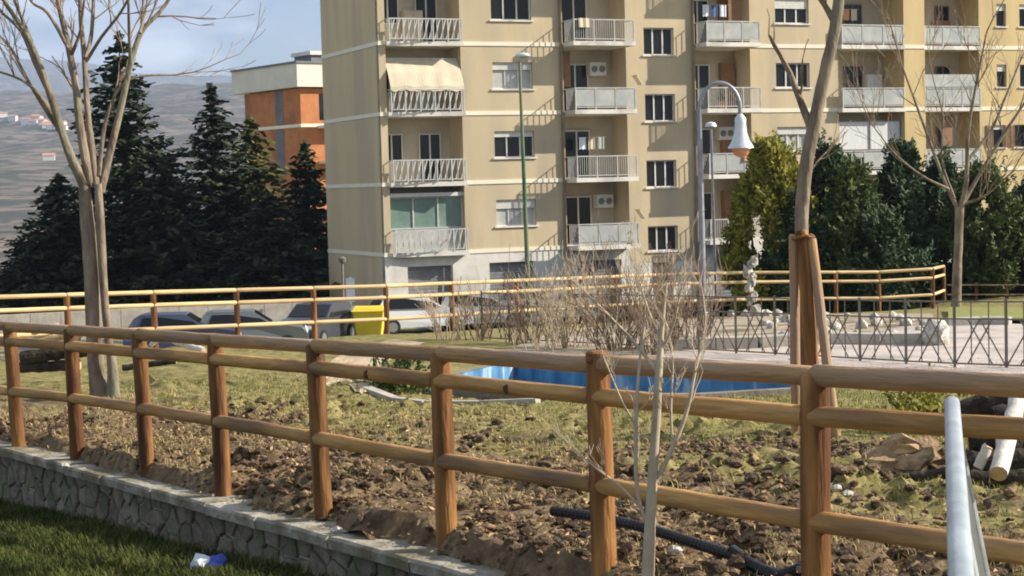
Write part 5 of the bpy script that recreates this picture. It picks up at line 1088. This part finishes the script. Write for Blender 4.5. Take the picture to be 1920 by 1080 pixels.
def hose(label, pts, r, seed, name='black_pipe'):
    P = [at(x, y, Y) for x, y, Y in pts]; P = [Vector((p.x, p.y, max(p.z, upper(p.x, p.y) + r*0.6))) for p in P]; mid = P[len(P)//2]
    th = thing(name, label, 'pipe', (mid.x, mid.y, upper(mid.x, mid.y))); sp_ = smooth_path(P, 26); mb = MB(); mb.tube(sp_, [r * (1.0 if i % 2 else 0.84) for i in range(len(sp_))], 10, False); part(mb, 'hose', M['pipe'], th)
    mb = MB(); mb.tube(sp_, r * 0.7, 8, True); part(mb, 'lining', M['tyre'], th)
hose('black corrugated pipe snaking over the soil under the log fence', [(1036, 958, 10.6), (1120, 970, 10.3), (1210, 990, 9.9), (1300, 1018, 9.6), (1390, 1056, 9.2), (1450, 1090, 8.9), (1500, 1120, 8.7)], 0.033, 1)
hose('short cut end of black corrugated pipe beside the longer one', [(1372, 1032, 9.3), (1420, 1064, 9.05), (1480, 1110, 8.8)], 0.034, 2)
# crumpled blue and white wrapper on the lower grass
p = at(392, 1062, 12.6); zb = lower(p.x, p.y)
for _ in range(30): zb = lower(p.x, p.y); p = at_z(392, 1066, zb + 0.03)
wr = thing('crumpled_wrapper', 'crumpled blue and white plastic wrapper on the lower grass', 'litter', (p.x, p.y, zb)); 
mb = MB(); mb.blob((0.04, 0, 0.06), 0.075, 2, 2, 0.5, (1, .8, .8), 2.6); mb.build('blue_film', M['blue_plastic'], wr); mb = MB(); mb.blob((-0.05, -0.02, 0.07), 0.065, 7, 2, 0.5, (1, .8, .9), 2.6); mb.build('white_film', M['white_plastic'], wr)
for i, (px, py) in enumerate(((122, 856), (630, 972), (1266, 1056), (1568, 945), (1588, 945))):
    Y_ = Yg(px, py); p = at(px, py, Y_); mb = MB(); mb.blob((0, 0, 0), 0.035, i, 2, 0.3, (1.3, 1, .7)); o = mb.build('white_pebble', M['pale_stone'], None, True, loc=(p.x, p.y, upper(p.x, p.y) + 0.02 if i else coping_top(xy2uv(p.x, p.y)[0]) + 0.02))
    tag(o, ('white pebble lying on the wall coping by a fence post', 'small white pebble on the coping edge below the log fence', 'white scrap of stone near the sapling foot', 'pinkish white stone half buried right of the log post', 'second white stone beside the pinkish one near the log post')[i], 'stone')
# ---------------------------------------------------------------- loose soil, leaves and grass
rnd = random.Random(99)
mb = MB(); bm = bmesh.new(); bmesh.ops.create_icosphere(bm, subdivisions=1, radius=1); IV = [v.co.copy() for v in bm.verts]; IF = [tuple(v.index for v in f.verts) for f in bm.faces]; bm.free()
def clod_density(x, y):
    u, v = xy2uv(x, y); q = smooth(-0.12, 0.3, fbm(x * 0.35, y * 0.35, 9.0)); return (0.12 + 0.88*q*q) * (1 - 0.85*smooth(2.4, 5.5, v)) * (0.35 + 0.65*smooth(-0.15, 0.25, fbm(x*1.7, y*1.7, 2.2)))
cnt = 0
while cnt < 17000:
    u = rnd.uniform(-2.5, 14.0); v = v_front(u) + 0.12 + abs(rnd.gauss(0, 1)) * 2.6; x, y = uv2xy(u, v)
    if rnd.random() > clod_density(x, y): continue
    if v < v_front(u) + 0.08: continue
    if v - v_front(u) < 0.3 and rnd.random() < 0.55: continue
    r_ = min(0.055, 0.005 + rnd.expovariate(1) ** 1.5 * 0.0085); z = upper(x, y); s_ = Vector((rnd.uniform(.7, 1.4), rnd.uniform(.7, 1.4), rnd.uniform(.5, .9)))
    mb.add([(x + p.x*r_*s_.x*rnd.uniform(.7, 1.2), y + p.y*r_*s_.y*rnd.uniform(.7, 1.2), z + r_*0.25 + p.z*r_*s_.z*rnd.uniform(.7, 1.2)) for p in IV], IF); cnt += 1
for px, py, n_, sp_ in ((590, 930, 120, .3), (690, 945, 140, .3), (440, 910, 90, .2), (880, 1010, 150, .35), (900, 845, 70, .16), (1400, 850, 420, .6), (1600, 850, 420, .5), (1100, 1040, 120, .4), (280, 868, 60, .15)):
    x0_, y0_ = gp(px, py)
    for i in range(n_):
        x, y = x0_ + rnd.gauss(0, sp_), y0_ + rnd.gauss(0, sp_ * 0.5); r_ = min(0.05, 0.012 + rnd.expovariate(1) * 0.014); z = upper(x, y)
        if xy2uv(x, y)[1] < v_front(xy2uv(x, y)[0]) + 0.1: continue
        mb.add([(x + p.x*r_*rnd.uniform(.6, 1.3), y + p.y*r_*rnd.uniform(.6, 1.3), z + r_*0.3 + p.z*r_*.8*rnd.uniform(.6, 1.2)) for p in IV], IF)
tag(mb.build('soil_clods', M['soil']), 'loose brown soil clods scattered behind the stone wall', 'soil', kind='stuff')
mb = MB()
for i in range(12000):
    u = rnd.uniform(-2.5, 14.0); v = v_front(u) + 0.1 + abs(rnd.gauss(0, 1)) * 3.0; x, y = uv2xy(u, v); z = upper(x, y)
    if v - v_front(u) < 0.35:
        if rnd.random() < 0.7: continue
        z = max(z, coping_top(u) + 0.006)
    ax = Vector((rnd.gauss(0, 1), rnd.gauss(0, 1), rnd.gauss(0, .45))).normalized(); ay = ax.cross(Vector((rnd.gauss(0, .4), rnd.gauss(0, .4), 1))).normalized(); s_ = rnd.uniform(0.012, 0.034); c = Vector((x, y, z + 0.012 + rnd.random()*0.02)); b_ = Vector((0, 0, s_*rnd.uniform(-.3, .5)))
    mb.add([c - ax*s_, c + ay*s_*.45 + b_, c + ax*s_, c - ay*s_*.45 + b_], [(0, 1, 2), (0, 2, 3)])
tag(mb.build('dead_leaves', M['dead_leaf']), 'dry brown leaves littering the soil by the log fence', 'leaves', kind='stuff')
def blades(name, label, mat, n, place, hmin, hmax, wd=0.006, per=5):
    mb = MB(); k = 0
    for i in range(n):
        q = place()
        if q is None: continue
        x, y, z, s_ = q
        for j in range(per):
            a = rnd.uniform(0, 6.283); h = rnd.uniform(hmin, hmax) * s_; ln_ = rnd.uniform(0.2, 0.9) * h; bx, by = x + rnd.gauss(0, .025), y + rnd.gauss(0, .025); d = Vector((math.cos(a), math.sin(a), 0)); sdv = Vector((-d.y, d.x, 0)) * wd
            b = Vector((bx, by, z - 0.01)); m_ = b + d*ln_*.35 + Vector((0, 0, h*.65)); t = b + d*ln_ + Vector((0, 0, h))
            mb.add([b - sdv, b + sdv, m_ + sdv*.7, m_ - sdv*.7, t], [(0, 1, 2, 3), (3, 2, 4)])
    return tag(mb.build(name, M[mat]), label, 'grass', kind='stuff')
ringc = (rc.x, rc.y)
def park_spot():
    u = rnd.uniform(-16, 14); v = rnd.uniform(0.4, 17); x, y = uv2xy(u, v)
    if abs(x) > y * 0.31 + 1 or y > 27: return None
    if (x - ringc[0])**2 / 7.5 + (y - ringc[1])**2 / 2.6 < 1: return None
    g_ = fbm(x * 0.9, y * 0.9, 0.5) * 0.5 + lerp_table([(0.6, -0.28), (2.2, -0.02), (4.5, 0.3), (12, 0.4)], v)
    if g_ < rnd.uniform(-0.15, 0.25): return None
    return x, y, upper(x, y), 1.0
blades('park_grass', 'thin patchy grass growing on the park soil behind the log fence', 'grass', 34000, park_spot, 0.02, 0.06, 0.005)
def straw_spot():
    u = rnd.uniform(-8, 14); v = v_front(u) + 0.3 + abs(rnd.gauss(0, 1)) * 4; x, y = uv2xy(u, v)
    if fbm(x * 1.3, y * 1.3, 6.5) < rnd.uniform(-0.15, 0.3) or in_poly(x, y, BASIN): return None
    return x, y, upper(x, y), 1.0
blades('dry_grass', 'straw coloured dead grass on the park soil', 'straw', 16000, straw_spot, 0.02, 0.07, 0.004, 4)
def lawn_spot():
    u = rnd.uniform(-2.5, 11); v = v_front(u) - abs(rnd.uniform(0, 3.2)); x, y = uv2xy(u, v)
    return x, y, lower(x, y), 1.0
blades('lower_grass', 'green grass growing at the foot of the rubble stone wall', 'lawn_blade', 24000, lawn_spot, 0.03, 0.11, 0.006)
# ---------------------------------------------------------------- air
mb = MB(); mb.box((-9600, -60, -60), (9600, 9600, 950))
hz = mb.build('haze', None); hm = bpy.data.materials.new('haze'); hm.use_nodes = True; t = hm.node_tree; t.nodes.clear()
o_ = nd(t, 'ShaderNodeOutputMaterial'); pv = nd(t, 'ShaderNodeVolumePrincipled'); pv.inputs['Color'].default_value = (0.60, 0.75, 1.0, 1); pv.inputs['Density'].default_value = 0.00013; pv.inputs['Anisotropy'].default_value = 0.2
t.links.new(pv.outputs[0], o_.inputs['Volume']); hz.data.materials.clear(); hz.data.materials.append(hm); tag(hz, kind='stuff')
